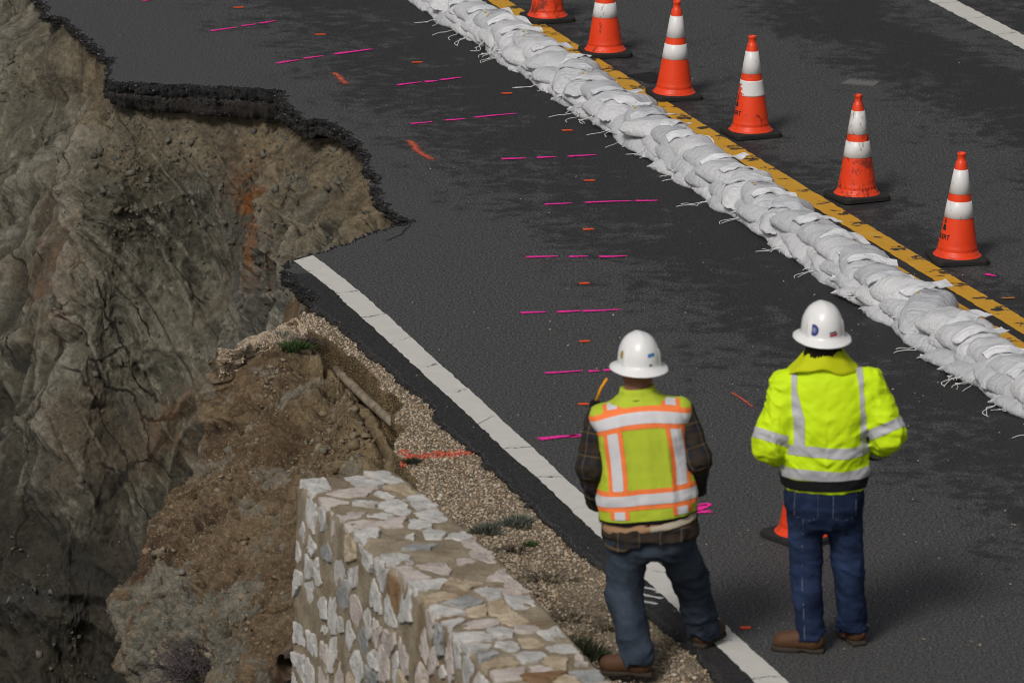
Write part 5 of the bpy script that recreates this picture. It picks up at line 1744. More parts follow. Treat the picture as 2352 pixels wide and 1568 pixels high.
M_JEAN_B = denim_mat('dark_blue_denim', (.008, .015, .040), (.020, .036, .086))
def plaid_mat():
    m = Mat('dark_plaid_flannel', .92, .15)
    u, v = m.attr('pu'), m.attr('pv')
    def band(s, per, lo, w):
        f = m.math('FRACT', m.math('DIVIDE', s, per))
        d = m.math('ABSOLUTE', m.math('SUBTRACT', f, lo))
        return m.step(d, w, w * .55)
    c = m.mix(m.noise(30, 4), (.012, .014, .020), (.022, .024, .032))
    c = m.mix(m.math('MULTIPLY', band(u, .115, .25, .26), .55), c, (.040, .028, .016))
    c = m.mix(m.math('MULTIPLY', band(v, .105, .75, .26), .55), c, (.040, .028, .016))
    c = m.mix(m.math('MULTIPLY', band(u, .115, .62, .045), .6), c, (.115, .075, .030))
    c = m.mix(m.math('MULTIPLY', band(v, .105, .25, .045), .6), c, (.115, .075, .030))
    m.color(c); m.bump(m.noise(80, 4), .3, .004)
    return m.m
M_PLAID = plaid_mat()

def build_hat(parent, c, yaw, pitch, stickers, strap=True):
    """full brim hard hat: dome with ridge, brim, suspension showing below"""
    a, b, hh = .104, .128, .150
    seg = 72
    an = np.linspace(0, 2 * np.pi, seg, endpoint=False)
    prof = []
    for t in np.linspace(0, 1, 16):
        el_ = math.pi / 2 * (1 - t)
        prof.append((math.cos(el_) ** .86, hh * math.sin(el_) ** .92, 0))
    prof += [(1.015, -.008, 0), (1.02, -.014, .006), (1.02, -.019, .018), (1.02, -.026, .034), (1.02, -.030, .0385), (1.02, -.034, .0385), (1.02, -.033, .033), (1.0, -.022, .004), (.96, -.01, 0), (.93, .05, 0)]
    V = np.zeros((seg, len(prof), 3))
    for j, (s_, z, ex) in enumerate(prof):
        exv = ex * np.where(np.abs(np.sin(an)) > .5, 1.1, 1.0)
        V[:, j, 0] = (a * s_ + exv) * np.cos(an)
        V[:, j, 1] = (b * s_ + exv) * np.sin(an)
        back = -.010 * np.maximum(0, -np.sin(an)) * (ex > .01)
        V[:, j, 2] = z + back
    # lugs at the sides of the shell
    for lc in (R(-30), R(210), R(45), R(135)):
        w = np.exp(-((np.angle(np.exp(1j * (an - lc)))) / .11) ** 4)
        for j in range(11, 17):
            V[:, j, 0] += .007 * w * np.cos(an); V[:, j, 1] += .007 * w * np.sin(an)
    # ridge running front to back over the crown
    r_ = np.exp(-(V[..., 0] / .018) ** 2) * np.clip(V[..., 2] / hh - .35, 0, 1)
    V[..., 2] += .006 * r_
    h = empty('hard_hat', c)
    h.parent = parent
    h.rotation_euler = (R(pitch), 0, R(yaw))
    obj('hat_shell', mesh_np('hat_shell', V.reshape(-1, 3), gridF(seg, len(prof), True)), M_HAT, h)
    def on(az, el_, off=.0012):
        el_ = max(.002, el_)
        ca = math.cos(el_) ** .86
        return ((a * ca + off) * math.cos(az), (b * ca + off) * math.sin(az), hh * math.sin(el_) ** .92 + off * .3)
    for (name, az, el_, wa, we, mat, rnd_) in stickers:
        n = 10
        if rnd_:
            Vs = [on(az, el_)] + [on(az + wa * math.cos(t), el_ + we * math.sin(t)) for t in np.linspace(0, 2 * np.pi, 24, endpoint=False)]
            Fs = [(0, 1 + i, 1 + (i + 1) % 24) for i in range(24)]
        else:
            Vs = [on(az + wa * (i / n * 2 - 1), el_ + we * (k * 2 - 1) + .03 * (i / n - .5)) for i in range(n + 1) for k in (0, 1)]
            Fs = [(2 * i, 2 * i + 2, 2 * i + 3, 2 * i + 1) for i in range(n)]
        obj(name, mesh_np(name, Vs, Fs), mat, h)
    # suspension strap round the back of the head and its knob
    V2 = []
    for t in np.linspace(R(180), R(360), 30):
        for z in (-.062, -.026):
            V2.append((.082 * math.cos(t), .104 * math.sin(t) + .004, z))
    obj('head_strap', mesh_np('head_strap', V2, [(2 * i, 2 * i + 2, 2 * i + 3, 2 * i + 1) for i in range(29)]), M_BLACK, h)
    kv, kf = lathe([(0.0, .014), (.016, .013), (.0185, .009), (.019, 0.0)], 20)
    kb = mesh_np('strap_knob', np.stack([kv[:, 0], -kv[:, 2] - .102, kv[:, 1] - .046], 1), kf[:, ::-1])
    obj('strap_knob', kb, plain('grey_knob', (.25, .25, .25), .5), h)
    return h
def boot_parts(parent, heel, toe, toe_up=0.0):
    heel, toe = np.array(heel, float), np.array(toe, float)
    dv = toe - heel; L = np.linalg.norm(dv); dv /= L
    pr = np.array([-dv[1], dv[0], 0])
    def loc(p):
        q = p - heel
        return np.stack([q @ dv, q @ pr, p[:, 2]], 1)
    def upper(p):
        q = loc(p)
        d = cap(q, (.045, 0, .055), (L - .055, 0, .048), .046, .047)
        d = smin(d, cap(q, (.05, 0, .06), (.055, 0, .115), .048, .050), .03)
        d = smin(d, cap(q, (.10, 0, .09), (L - .10, 0, .06), .035, .036), .03)
        d = np.maximum(d, .014 - p[:, 2])
        return d + .003 * fbm(p * 34, 3, seed=4)
    def sole(p):
        q = loc(p)
        w = np.interp(q[:, 0], [0, .05, .12, L - .09, L - .03, L], [.036, .042, .037, .050, .043, .02])
        d = np.maximum(np.abs(q[:, 1]) - w, np.maximum(-q[:, 0] - .004, q[:, 0] - L))
        z1 = .022 + 0 * q[:, 0]; z0 = np.where((q[:, 0] > .085) & (q[:, 0] < .115), .009, 0.0)
        return np.maximum(d, np.maximum(p[:, 2] - z1, z0 - p[:, 2])) - .003
    lo = np.minimum(heel, toe) - .09; hi = np.maximum(heel, toe) + .09
    lo[2], hi[2] = -.012, .21
    V, F = nets(upper, lo, hi, .009)
    o = obj('boot', mesh_np('boot', relax(V, F, 1), F), M_BOOT, parent)
    V, F = nets(sole, lo, hi, .009)
    obj('boot_sole', mesh_np('boot_sole', relax(V, F, 1), F), M_SOLE, o)
def hand_fn(p, wrist, dirv, side, k=.012):
    """palm, four bent fingers and a thumb tucked forward"""
    d = np.array(dirv, float); d /= np.linalg.norm(d)
    up = np.array([0, 0, 1.0]); w = np.cross(d, up); w /= np.linalg.norm(w); n = np.cross(w, d)
    o = np.array(wrist, float)
    f = smin(cap(p, o, o + d * .075, .027, .030), cap(p, o + d * .05 - w * .016, o + d * .085 + w * .016, .022, .022), .02)
    for i, (off, ln) in enumerate(((-.030, .072), (-.010, .082), (.011, .077), (.030, .060))):
        b = o + d * .085 + w * off
        m1 = b + d * ln * .45 - n * .012; m2 = m1 + d * ln * .3 - n * .02; m3 = m2 + d * ln * .12 - n * .02
        for u, v_, r1, r2 in ((b, m1, .0105, .0095), (m1, m2, .0095, .0088), (m2, m3, .0088, .0078)):
            f = np.minimum(f, cap(p, u, v_, r1, r2))
    t0 = o + d * .02 - w * .026 * side
    t1 = t0 + d * .035 - w * .022 * side - n * .008; t2 = t1 + d * .032 - n * .006
    return smin(f, np.minimum(cap(p, t0, t1, .014, .011), cap(p, t1, t2, .011, .009)), k)
def head_fn(p, c, yaw):
    """skull, jaw, nose, ears, brow; facing +y before the turn"""
    ca, sa_ = math.cos(R(-yaw)), math.sin(R(-yaw))
    q = p - np.array(c)
    q = np.stack([q[:, 0] * ca - q[:, 1] * sa_, q[:, 0] * sa_ + q[:, 1] * ca, q[:, 2]], 1)
    d = ell(q, (0, -.012, .03), (.076, .094, .095))
    d = smin(d, ell(q, (0, .022, -.055), (.058, .070, .068)), .03)
    d = smin(d, cap(q, (0, .082, -.005), (0, .104, -.035), .009, .015), .014)
    d = smin(d, cap(q, (-.030, .078, .018), (.030, .078, .018), .010, .010), .015)
    for s_ in (-1, 1):
        d = -smin(-d, ell(q, (.031 * s_, .092, .0), (.016, .014, .010)), .008)
        d = smin(d, ell(q, (.031 * s_, .076, .0), (.012, .012, .012)), .004)
        d = smin(d, ell(q, (.079 * s_, -.006, -.012), (.009, .019, .032)), .008)
    d = smin(d, cap(q, (-.020, .086, -.070), (.020, .086, -.070), .006, .006), .006)
    d = -smin(-d, cap(q, (-.02, .096, -.067), (.02, .096, -.067), .003, .003), .004)
    return d
def attach(parent, name, V, F, mat, attrs=None, under=None):
    return obj(name, mesh_np(name, V, F, True, attrs), mat, under or parent)

# ---------------- the worker in the yellow jacket
def worker_jacket():
    ox, oy = 1.56, 27.45
    p0 = empty('person', (ox, oy, 0))
    tag(p0, 'person in bright yellow jacket and white hard hat, hands in pockets, seen from behind', 'person', 'workers in hard hats')
    hc = (-.01, .03, 1.615)
    sh = ((-.185, .0, 1.385), (.215, .0, 1.395))
    el = ((-.272, -.075, 1.10), (.325, -.07, 1.15))
    wr_ = ((-.205, .13, .985), (.255, .13, 1.035))
    hip = ((-.085, .0, .80), (.105, .0, .80)); kn = ((-.075, .03, .43), (.14, .07, .43)); an = ((-.052, -.01, .10), (.168, .12, .10))
    trunk = [(.70, .13, .09, .01, 0), (.80, .165, .115, .01, 0), (.95, .165, .12, .01, 0), (1.15, .16, .115, .01, .0), (1.32, .18, .11, .015, 0), (1.40, .15, .09, .015, 0), (1.47, .06, .06, 0, .01), (1.6, .055, .06, -.005, .02)]
    def body(p):
        d = np.maximum(np.maximum(stack(p, trunk), p[:, 2] - 1.56), .76 - p[:, 2])
        d = smin(d, cap(p, (.005, .01, 1.42), (hc[0], hc[1] - .01, 1.60), .058, .056), .03)
        d = np.minimum(d, head_fn(p, hc, 14)) if False else smin(d, head_fn(p, hc, 14), .02)
        for i in (0, 1):
            d = smin(d, cap(p, sh[i], el[i], .058, .046), .03)
            d = smin(d, cap(p, el[i], wr_[i], .046, .032), .015)
            dv = np.array([.10 if i == 0 else -.10, .10, -.10])
            d = smin(d, hand_fn(p, wr_[i], dv, 1 if i == 0 else -1), .01)
            d = smin(d, cap(p, hip[i], kn[i], .060, .050), .01)
            d = smin(d, cap(p, kn[i], an[i], .055, .038), .02)
            d = smin(d, cap(p, an[i], (an[i][0] - .03, an[i][1] + .03, .05), .038, .035), .02)
        return d
    V, F = nets(body, (-.42, -.20, .0), (.47, .36, 1.78), .0085)
    attach(p0, 'body', relax(V, F, 1), F, M_SKIN)
    # jeans
    pel = [(.64, .10, .085, .012, -.01), (.70, .150, .115, .012, -.01), (.77, .183, .138, .012, -.012), (.84, .190, .138, .012, -.01), (.96, .185, .13, .012, 0), (1.0, .18, .125, .012, 0)]
    def jeans(p):
        d = np.maximum(np.maximum(stack(p, pel), p[:, 2] - .97), .66 - p[:, 2])
        for i in (0, 1):
            d = smin(d, cap(p, hip[i], kn[i], .092, .080), .05)
            lo_ = (an[i][0], an[i][1], .085)
            d = np.where(p[:, 2] < .6, smin(d, cap(p, kn[i], lo_, .080, .071), .02), smin(d, cap(p, kn[i], lo_, .080, .071), .03))
        d = np.maximum(d, .065 - p[:, 2] + .012 * vnoise(p * 12, 3))
        fold = fbm(np.stack([p[:, 0] * 10 + p[:, 2] * 8, p[:, 1] * 8, p[:, 2] * 15 + 3], 1) + .8 * vnoise(p * 5, 2)[:, None], 4, .55, 11, True)
        amp = np.interp(p[:, 2], [.08, .16, .30, .42, .52, .68, .8, .95], [.015, .011, .006, .009, .006, .008, .004, .002])
        fold = np.clip(fold + .15, 0, 1) ** 1.6 * 1.3 - .25
        return d - amp * fold - .003 * fbm(p * 26, 2, seed=13)
    V, F = nets(jeans, (-.22, -.19, .03), (.31, .26, 1.0), .0085)
    V = relax(V, F, 1)
    worn = np.clip(fbm(V * 5, 3, seed=8) + .1, 0, 1) * np.interp(V[:, 2], [.1, .4, .6, .8], [.5, .6, .5, .25])
    Nn = vnormals(V, F)
    jo = attach(p0, 'jeans', V, F, M_JEAN_B, {'worn': worn})
    # stitching: outer side seam and the two hip pocket outlines
    M_THREAD = plain('pale_seam', (.13, .14, .19), .8)
    sd = np.abs(V[:, 0] - np.interp(V[:, 2], [.1, .43, .8], [-.082, -.10, -.10])) - .0022
    sd = np.maximum(sd, np.maximum(V[:, 1] + .0, V[:, 2] - .72))
    a, b = clip(V, F, sd, Nn, .0012)
    if len(b): attach(p0, 'seam', a, b, M_THREAD, under=jo)
    for s_, cx in ((-1, -.085), (1, .105)):
        q = np.stack([np.abs(V[:, 0] - cx) - .058, np.abs(V[:, 2] - .80) - .062 - .02 * (1 - np.abs(V[:, 0] - cx) / .06)], 1).max(1)
        sd = np.maximum(np.abs(q) - .0022, V[:, 1] + .04)
        a, b = clip(V, F, sd, Nn, .0012)
        if len(b): attach(p0, 'hip_pocket', a, b, M_THREAD, under=jo)
    boot_parts(p0, (.015, -.035, 0), (-.245, .02, 0))
    boot_parts(p0, (.205, .065, 0), (.125, .30, 0))
    # jacket
    tr = [(.84, .198, .145, .012, 0), (.89, .208, .152, .012, 0), (.96, .212, .158, .012, 0), (1.04, .206, .160, .012, -.003), (1.14, .198, .155, .012, -.006), (1.26, .212, .150, .014, -.008), (1.36, .212, .132, .018, -.004), (1.44, .178, .115, .015, .0), (1.49, .125, .10, .008, .005), (1.53, .09, .09, .003, .005), (1.58, .08, .085, 0, .01)]
    def jacket(p, plain_=False):
        d = np.maximum(np.maximum(stack(p, tr, 2.35), p[:, 2] - 1.54), .862 - p[:, 2])
        for i in (0, 1):
            d = smin(d, cap(p, sh[i], el[i], .083, .078), .05)
            e2 = np.array(wr_[i]) + (np.array(wr_[i]) - np.array(el[i])) * .06
            d = smin(d, cap(p, el[i], e2, .078, .058), .012)
        return d
    def jacketf(p):
        d = jacket(p)
        s_ = np.where(p[:, 0] > .01, 1, -1)
        # drag lines from the armpits to the waist, and a roll over the elastic hem
        diag = p[:, 2] * 15 + (np.abs(p[:, 0] - .01)) * -9
        f = fbm(np.stack([p[:, 0] * 3 + s_, diag, p[:, 1] * 3], 1) + .7 * vnoise(p * 5, 4)[:, None], 4, .5, 21, True)
        arm = np.clip((np.abs(p[:, 0] - .02) - .19) / .06, 0, 1)
        amp = np.interp(p[:, 2], [.86, .93, 1.0, 1.08, 1.2, 1.34, 1.5], [.004, .008, .022, .016, .014, .007, .004])
        fa = fbm(p * np.array([8, 8, 17]) + .9 * vnoise(p * 6, 9)[:, None], 4, .5, 25, True)
        return d - amp * f * (1 - arm) - arm * .020 * fa - .004 * fbm(p * 22, 2, seed=27)
    V, F = nets(jacketf, (-.40, -.24, .83), (.46, .26, 1.54), .0075)
    V = relax(V, F, 2)
    Nn = vnormals(V, F)
    j = attach(p0, 'jacket', V, F, M_HIVIS)
    x, y, z = V.T
    def sleeve_s(i):
        a_, b_ = np.array(sh[i]), np.array(el[i]); c_ = np.array(wr_[i])
        u1 = ((V - a_) @ (b_ - a_)) / ((b_ - a_) @ (b_ - a_)) * np.linalg.norm(b_ - a_)
        u2 = ((V - b_) @ (c_ - b_)) / ((c_ - b_) @ (c_ - b_)) * np.linalg.norm(c_ - b_)
        d1 = cap(V, a_, b_, .083, .078); d2 = cap(V, b_, c_, .078, .058)
        return u1, u2, d1, d2, np.linalg.norm(b_ - a_), np.linalg.norm(c_ - b_)
    inarm = []
    for i in (0, 1):
        u1, u2, d1, d2, l1, l2 = sleeve_s(i)
        out = (V[:, 0] < -.165) if i == 0 else (V[:, 0] > .195)
        inarm.append(out & (np.minimum(d1, d2) < .02) & (stack(V, tr, 2.35) > .012))
        up = np.maximum(np.abs(u1 - l1 * .86) - .026, d1 - .022)
        up = np.where(d2 < d1 - .012, .05, up)
        lo_ = np.maximum(np.abs(u2 - l2 * .62) - .026, d2 - .022)
        lo_ = np.where(d1 < d2 - .006, .05, lo_)
        for q in (up, lo_):
            q = np.where(inarm[i], q, np.maximum(q, .02))
            a, b = clip(V, F, q, Nn, .003)
            if len(b): attach(p0, 'reflective_tape', a, b, M_TAPE, under=j)
        cf = np.where(inarm[i], np.maximum(l2 * .88 - u2, d2 - .03), .05)
        a, b = clip(V, F, cf, Nn, .004)
        if len(b): attach(p0, 'cuff', a, b, M_BLACK, under=j)
    arm = inarm[0] | inarm[1]
    wave = .006 * np.sin(x * 14)
    for zc, hw in ((1.085, .027), (.962, .028)):
        q = np.where(arm, .05, np.abs(z - zc + wave) - hw)
        a, b = clip(V, F, q, Nn, .003)
        attach(p0, 'reflective_tape', a, b, M_TAPE, under=j)
    for zs, xs in (([1.0, 1.10, 1.25, 1.40, 1.5], [-.122, -.124, -.128, -.168, -.16]), ([1.0, 1.10, 1.25, 1.40, 1.5], [.205, .208, .205, .198, .18])):
        q = np.abs(x - np.interp(z, zs, xs)) - .027
        q = np.maximum(q, 1.085 - z)
        q = np.where(arm, .05, q)
        a, b = clip(V, F, q, Nn, .0034)
        attach(p0, 'reflective_tape', a, b, M_TAPE, under=j)
    q = np.where(arm, .05, np.maximum(.879 - z, z - .936))
    a, b = clip(V, F, q, Nn, .0045)
    attach(p0, 'black_band', a, b, M_BLACK, under=j)
    # stand collar, turned out over the shoulders
    V, n = [], 64
    rows = [(.088, .090, 1.572), (.094, .096, 1.570), (.110, .108, 1.548), (.130, .117, 1.522), (.152, .124, 1.500), (.164, .126, 1.488), (.156, .120, 1.484), (.12, .105, 1.50), (.084, .086, 1.545)]
    for k in range(n):
        a = 2 * math.pi * k / n
        flare = 1 + .22 * max(0, math.cos(a - R(195))) ** 3 + .10 * max(0, math.cos(a - R(-10))) ** 3
        for jn, (rx, ry, z) in enumerate(rows):
            t = np.clip((jn - 1) / 4, 0, 1) if jn < 7 else .5
            m_ = 1 + (flare - 1) * t
            V.append((rx * m_ * math.cos(a), ry * m_ * math.sin(a) + .01, z + .012 * math.sin(3 * a + 1) * t - .022 * t * abs(math.cos(a)) ** 2 + .006 * math.sin(7 * a)))
    attach(p0, 'collar', V, gridF(n, len(rows), True), M_COLLAR, under=j)
    # long dark hair below the hat
    mb = MB()
    rr_ = random.Random(3)
    for k in range(90):
        a = rr_.uniform(R(200), R(350))
        b0 = np.array([hc[0] + .080 * math.cos(a), hc[1] - .012 + .097 * math.sin(a), hc[2] + .02])
        ln = .15 if a > R(300) else .085
        pts = [b0, b0 + [0.004 * math.cos(a), 0.006 * math.sin(a), -ln * .5], b0 + [.012 * math.cos(a) + rr_.uniform(-.012, .012), .012 * math.sin(a), -ln + rr_.uniform(-.03, .03)]]
        mb.add(*tube(cr(pts, 7), .007, 5, [1, 1.1, 1.1, 1, .9, .7, .3]))
    attach(p0, 'hair', np.concatenate(mb.V), mb.F, M_HAIR)
    blue = plain('navy_sticker', (.045, .055, .20), .5)
    build_hat(p0, (hc[0], hc[1] + .005, 1.662), 14, 2, [('round_sticker', R(226), R(12), .24, .19, blue, True), ('sticker_emblem', R(227), R(12), .10, .085, plain('pale_emblem', (.20, .22, .42), .5), True), ('label_sticker', R(282), R(4), .21, .04, plain('red_label', (.45, .05, .09), .5), False), ('label_print', R(280), R(8.5), .18, .028, plain('grey_label', (.13, .12, .14), .5), False), ('side_sticker', R(335), R(16), .15, .18, plain('black_sticker', (.05, .05, .06), .5), True)])

# ---------------- the worker in the striped vest
def worker_vest():
    ox, oy = .685, 27.25
    p0 = empty('person', (ox, oy, 0))
    tag(p0, 'person in orange-striped lime vest and plaid shirt, white hard hat, feet apart, seen from behind', 'person', 'workers in hard hats')
    ROLL = R(-5.5)
    def un(p):
        """into the upright frame of the tilted trunk (pivot at the belt)"""
        c, s_ = math.cos(-ROLL), math.sin(-ROLL)
        q = p - np.array([0, 0, .78])
        return np.stack([q[:, 0] * c + q[:, 2] * s_, q[:, 1], -q[:, 0] * s_ + q[:, 2] * c], 1) + np.array([0, 0, .78])
    def re(v):
        c, s_ = math.cos(ROLL), math.sin(ROLL)
        q = np.array(v, float) - np.array([0, 0, .78])
        return tuple(np.array([q[0] * c + q[2] * s_, q[1], -q[0] * s_ + q[2] * c]) + np.array([0, 0, .78]))
    hc = (-.055, .05, 1.505)
    sh = ((-.208, .0, 1.292), (.208, .0, 1.292)); el = ((-.268, -.055, 1.06), (.262, -.06, 1.06)); wr_ = ((-.262, .10, .84), (.265, .12, .86))
    sh, el, wr_ = [tuple(re(v) for v in t) for t in (sh, el, wr_)]
    wr_ = ((wr_[0][0] + .015, wr_[0][1], wr_[0][2]), (wr_[1][0] - .02, wr_[1][1], wr_[1][2]))
    hip = ((-.098, -.06, .70), (.105, -.06, .70)); kn = ((-.125, -.06, .385), (.215, .16, .385)); an = ((-.050, -.200, .11), (.288, .285, .11))
    trunk = [(.70, .15, .10, 0, -.04), (.8, .19, .13, 0, -.02), (1.0, .185, .13, 0, 0), (1.25, .185, .115, 0, 0), (1.33, .15, .09, 0, 0), (1.40, .06, .06, 0, .02), (1.5, .055, .06, 0, .03)]
    def body(p):
        q = un(p)
        d = np.maximum(np.maximum(stack(q, trunk), q[:, 2] - 1.44), .72 - q[:, 2])
        d = smin(d, cap(p, re((0, .02, 1.34)), (hc[0], hc[1] - .01, hc[2]), .062, .060), .03)
        d = smin(d, head_fn(p, hc, 15), .02)
        for i in (0, 1):
            d = smin(d, cap(p, sh[i], el[i], .056, .047), .03)
            d = smin(d, cap(p, el[i], wr_[i], .047, .033), .015)
            dv = np.array([.06 if i == 0 else -.07, .11, -.11])
            d = smin(d, hand_fn(p, wr_[i], dv, 1 if i == 0 else -1), .01)
            d = smin(d, cap(p, hip[i], kn[i], .065, .055), .01)
            d = smin(d, cap(p, kn[i], an[i], .06, .04), .02)
        return d
    V, F = nets(body, (-.42, -.30, .05), (.44, .45, 1.68), .0085)
    attach(p0, 'body', relax(V, F, 1), F, M_SKIN)
    pel = [(.54, .11, .09, .004, -.05), (.62, .180, .132, .004, -.05), (.69, .205, .140, .002, -.048), (.78, .205, .145, 0, -.03), (.9, .195, .14, 0, -.02)]
    def jeans(p):
        d = np.maximum(np.maximum(stack(p, pel), p[:, 2] - .88), .57 - p[:, 2])
        for i in (0, 1):
            d = smin(d, cap(p, hip[i], kn[i], .108, .090), .05)
            d = smin(d, cap(p, kn[i], (an[i][0], an[i][1], .085), .090, .080), .03)
        d = np.maximum(d, .058 - p[:, 2] + .012 * vnoise(p * 12, 5))
        fold = fbm(np.stack([p[:, 0] * 10 + p[:, 2] * 8, p[:, 1] * 8 + 4, p[:, 2] * 14 + 3], 1) + .8 * vnoise(p * 5, 6)[:, None], 4, .55, 31, True)
        amp = np.interp(p[:, 2], [.08, .16, .28, .40, .52, .66, .8], [.017, .013, .007, .010, .007, .008, .004])
        fold = np.clip(fold + .15, 0, 1) ** 1.6 * 1.3 - .25
        return d - amp * fold - .003 * fbm(p * 26, 2, seed=33)
    V, F = nets(jeans, (-.29, -.34, .02), (.44, .46, .92), .009)
    V = relax(V, F, 1)
    worn = np.clip(fbm(V * 5, 3, seed=18) + .2, 0, 1) * np.interp(V[:, 2], [.1, .3, .45, .7], [.5, .8, .6, .25])
    attach(p0, 'jeans', V, F, M_JEAN_A, {'worn': worn})
    boot_parts(p0, (.012, -.215, 0), (-.258, -.165, 0))
    boot_parts(p0, (.262, .225, 0), (.385, .47, 0))
    # plaid shirt: sleeves and the tail hanging below the vest
    st_ = [(.66, .228, .160, 0, -.05), (.74, .230, .163, 0, -.042), (.90, .215, .155, 0, -.01), (1.05, .20, .14, 0, 0), (1.25, .195, .128, 0, 0), (1.33, .15, .10, 0, 0), (1.38, .08, .08, 0, .015), (1.44, .072, .078, 0, .02)]
    def shirt(p):
        q = un(p)
        low = .685 + .018 * np.sin(q[:, 0] * 9 + 1.0) - .02 * np.clip(-q[:, 1] * 5, -1, 1)
        d = np.maximum(np.maximum(stack(q, st_), q[:, 2] - 1.42), low - q[:, 2])
        for i in (0, 1):
            d = smin(d, cap(p, sh[i], el[i], .064, .068), .03)
            d = smin(d, cap(p, el[i], wr_[i], .068, .052), .015)
        fold = fbm(p * np.array([9, 9, 18]), 3, .5, 41, True)
        return d - .015 * fold * np.interp(p[:, 2], [1.2, 1.3], [1, .2]) - .003 * fbm(p * 24, 2, seed=43)
    V, F = nets(shirt, (-.44, -.25, .62), (.44, .24, 1.46), .0085)
    V = relax(V, F, 1)
    pu, pv = np.zeros(len(V)), np.zeros(len(V))
    pu[:] = V[:, 2]; pv[:] = V[:, 0] + .5
    for i in (0, 1):
        d1 = cap(V, sh[i], el[i], .076, .068); d2 = cap(V, el[i], wr_[i], .068, .052)
        arm = (np.minimum(d1, d2) < .02) & (stack(un(V), st_) > .0)
        for (a_, b_, m_, l0) in ((sh[i], el[i], d1 <= d2, 0), (el[i], wr_[i], d1 > d2, np.linalg.norm(np.array(el[i]) - np.array(sh[i])))):
            a_, b_ = np.array(a_), np.array(b_); t = (b_ - a_) / np.linalg.norm(b_ - a_)
            k = arm & m_
            u = (V - a_) @ t
            e = np.array([1, 0, 0]) - t * t[0]; e /= np.linalg.norm(e); g = np.cross(t, e)
            w = V - a_ - u[:, None] * t
            pu[k] = (u + l0)[k]; pv[k] = (np.arctan2(w @ g, w @ e) * .072 + .5)[k]
    so = attach(p0, 'plaid_shirt', V, F, M_PLAID, {'pu': pu, 'pv': pv})
    # the tan sweatshirt showing between vest and shirt tail
    tt = [(.70, .232, .168, 0, -.046), (.76, .238, .172, 0, -.042), (.84, .228, .165, 0, -.02), (.9, .22, .16, 0, 0)]
    def tan(p):
        q = un(p)
        lo_ = .742 + .010 * np.sin(q[:, 0] * 8)
        d = np.maximum(np.maximum(stack(q, tt), q[:, 2] - .86), lo_ - q[:, 2])
        return d - .004 * fbm(p * np.array([9, 9, 20]), 3, seed=51)
    V, F = nets(tan, (-.28, -.25, .68), (.28, .20, .9), .0085)
    V = relax(V, F, 1)
    to = attach(p0, 'sweatshirt_hem', V, F, M_TAN)
    Nn = vnormals(V, F)
    q = un(V)
    sd = np.maximum(np.abs(q[:, 2] - .768 - .13 * (q[:, 0] - .10)) - .016, -.02 - q[:, 0] + .02 * np.sin(q[:, 2] * 60))
    a, b = clip(V, F, sd, Nn, .002)
    if len(b): attach(p0, 'cream_hem', a, b, M_CREAM, under=to)
    # vest
    vt = [(.76, .236, .178, 0, -.03), (.82, .243, .186, 0, -.026), (.90, .246, .190, 0, -.02), (1.0, .232, .182, 0, -.014), (1.1, .216, .172, 0, -.01), (1.2, .222, .162, 0, -.008), (1.28, .238, .15, 0, -.005), (1.335, .215, .135, 0, 0), (1.375, .13, .11, 0, .005), (1.41, .088, .092, 0, .015), (1.46, .08, .086, 0, .02)]
    def vest(p):
        q = un(p)
        lo_ = .800 - .012 * np.cos(q[:, 0] * 7)
        d = np.maximum(np.maximum(stack(q, vt, 2.6), q[:, 2] - 1.435), lo_ - q[:, 2])
        for s_ in (-1, 1):
            d = smin(d, ell(q, (.186 * s_, 0, 1.312), (.078, .095, .054)), .03)
            # armholes
            d = -smin(-d, cap(q, (.275 * s_, .0, 1.225), (.31 * s_, .0, 1.05), .050, .06), .02)
        ver = fbm(np.stack([q[:, 0] * 15 + .5 * np.sin(q[:, 2] * 5), q[:, 1] * 5, q[:, 2] * 2.2], 1), 3, .5, 61, True)
        hor = fbm(q * np.array([4, 4, 16]), 3, .5, 63, True)
        w = np.interp(q[:, 2], [.8, .86, .95, 1.1, 1.25, 1.35], [.6, .7, .3, .1, .1, .1])
        return d - .014 * (ver * (1 - w) + hor * w) * np.interp(q[:, 2], [.8, 1.2, 1.35], [1, .9, .35]) - .002 * fbm(p * 22, 2, seed=65)
    V, F = nets(vest, (-.36, -.28, .74), (.34, .25, 1.50), .0075)
    V = relax(V, F, 2)
    Nn = vnormals(V, F)
    vo = attach(p0, 'vest', V, F, M_VEST)
    q = un(V); x, y, z = q.T
    back = y + .02
    bx = .012
    zl = .905 + .012 * np.cos(x * 6)
    zu = 1.318 - .035 * (np.abs(x) / .22) ** 2
    lowb = np.abs(z - zl); upb = np.maximum(np.abs(z - zu), y - .0)
    ver = []
    for cx in (-.155, .155):
        xx = np.abs(x - bx - cx - .012 * np.sin((z - .9) * 9) * (1 if cx > 0 else .5))
        ver.append((xx, np.maximum(np.maximum(zl - z, z - zu), back)))
    for cx in (-.155, .155):
        ver.append((np.abs(x - bx - cx * .93), np.maximum(np.maximum(zu - z, z - 1.372), y + .01)))
        ver.append((np.abs(x - bx - cx), np.maximum(np.maximum(z - zl, .82 - z), back)))
    def put(name, sd, off, mat):
        a, b = clip(V, F, sd, Nn, off)
        if len(b): attach(p0, name, a, b, mat, under=vo)
    for sd, hw in [(lowb, .0) , (upb, .0)]:
        put('orange_trim', sd - .051, .0022, M_ORTAPE)
    for xx, lim in ver:
        put('orange_trim', np.maximum(xx - .047, lim), .0026, M_ORTAPE)
    for sd in (lowb, upb):
        put('reflective_tape', sd - .027, .0044, M_TAPE2)
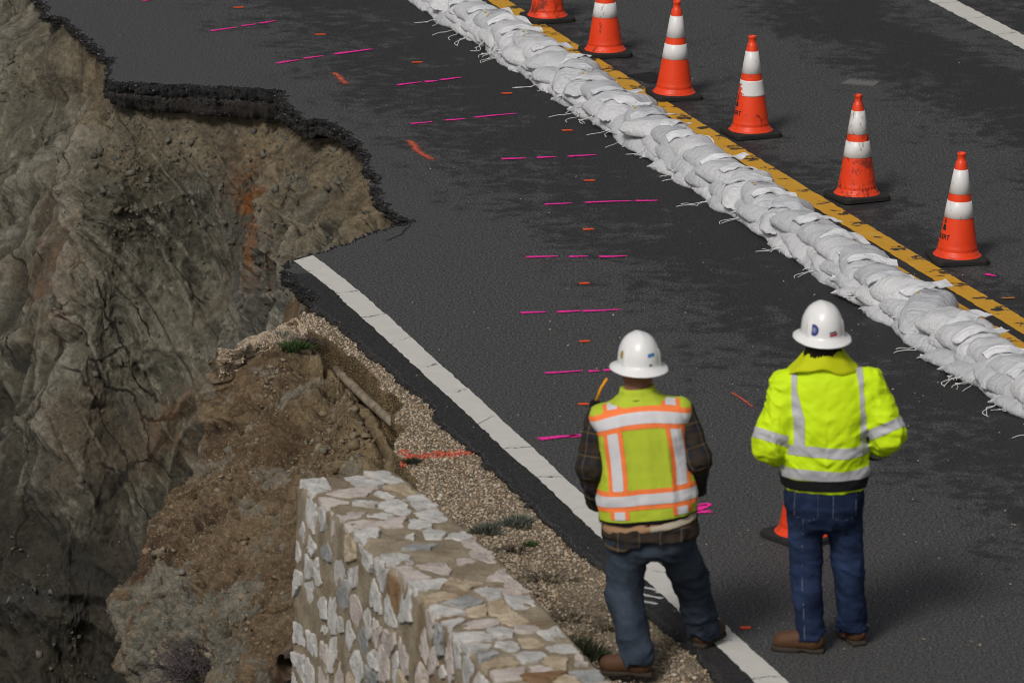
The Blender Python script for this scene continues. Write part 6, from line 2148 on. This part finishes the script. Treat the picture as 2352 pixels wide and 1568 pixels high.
    for k, (xx, lim) in enumerate(ver):
        hid = lim if k < 2 else lim
        put('reflective_tape', np.maximum(np.maximum(xx - .026, hid), -(np.minimum(lowb, upb) - .052)), .0042, M_TAPE2)
    put('black_piping', np.maximum(z - .806, .70 - z), .003, M_BLACK)
    # collar with dark piping
    n = 56
    V2 = []
    rows = [(.078, 1.440), (.084, 1.442), (.092, 1.418), (.104, 1.393), (.110, 1.385), (.10, 1.385), (.08, 1.43)]
    for k in range(n):
        a = 2 * math.pi * k / n
        for (r_, z_) in rows:
            V2.append(re((r_ * math.cos(a), r_ * 1.04 * math.sin(a) + .02, z_ - .02 * max(0, math.sin(a)))))
    attach(p0, 'collar', V2, gridF(n, len(rows), True), M_VEST, under=vo)
    pts = [re((.1065 * math.cos(a), .111 * math.sin(a) + .02, 1.392)) for a in np.linspace(R(185), R(355), 30)]
    a, b = tube(pts, .0035, 6)
    attach(p0, 'collar_piping', a, b, M_BLACK, under=vo)
    # grey hair cropped short at the nape and the two way radio clipped at the shoulder
    rc = np.array(re((-.225, .125, 1.30)))
    v1, f1_ = [], []
    bm_ = bmesh.new(); bmesh.ops.create_cube(bm_, size=1.0)
    bmesh.ops.scale(bm_, vec=(.055, .035, .11), verts=bm_.verts); bmesh.ops.bevel(bm_, geom=bm_.edges[:], offset=.006, segments=2, affect='EDGES')
    me = bpy.data.meshes.new('radio'); bm_.to_mesh(me); bm_.free()
    ro = obj('radio', me, M_BLACK, p0, tuple(rc)); ro.rotation_euler = (R(-8), R(10), 0)
    a, b = tube([(0, 0, .05), (.012, -.004, .12), (.034, -.01, .175)], .0075, 8)
    obj('radio_antenna', mesh_np('radio_antenna', a, b), plain('amber_plastic', (.75, .30, .012), .45), ro)
    blue = plain('blue_sticker', (.055, .20, .46), .5)
    build_hat(p0, (hc[0], hc[1] + .0, 1.555), 15, -1, [('blue_sticker', R(288), R(20), .20, .06, blue, False), ('brim_mark', R(284), R(1), .09, .05, plain('grey_mark', (.2, .2, .22), .5), True), ('side_sticker', R(196), R(17), .12, .14, plain('amber_sticker', (.35, .22, .05), .5), True)])
worker_jacket()
worker_vest()
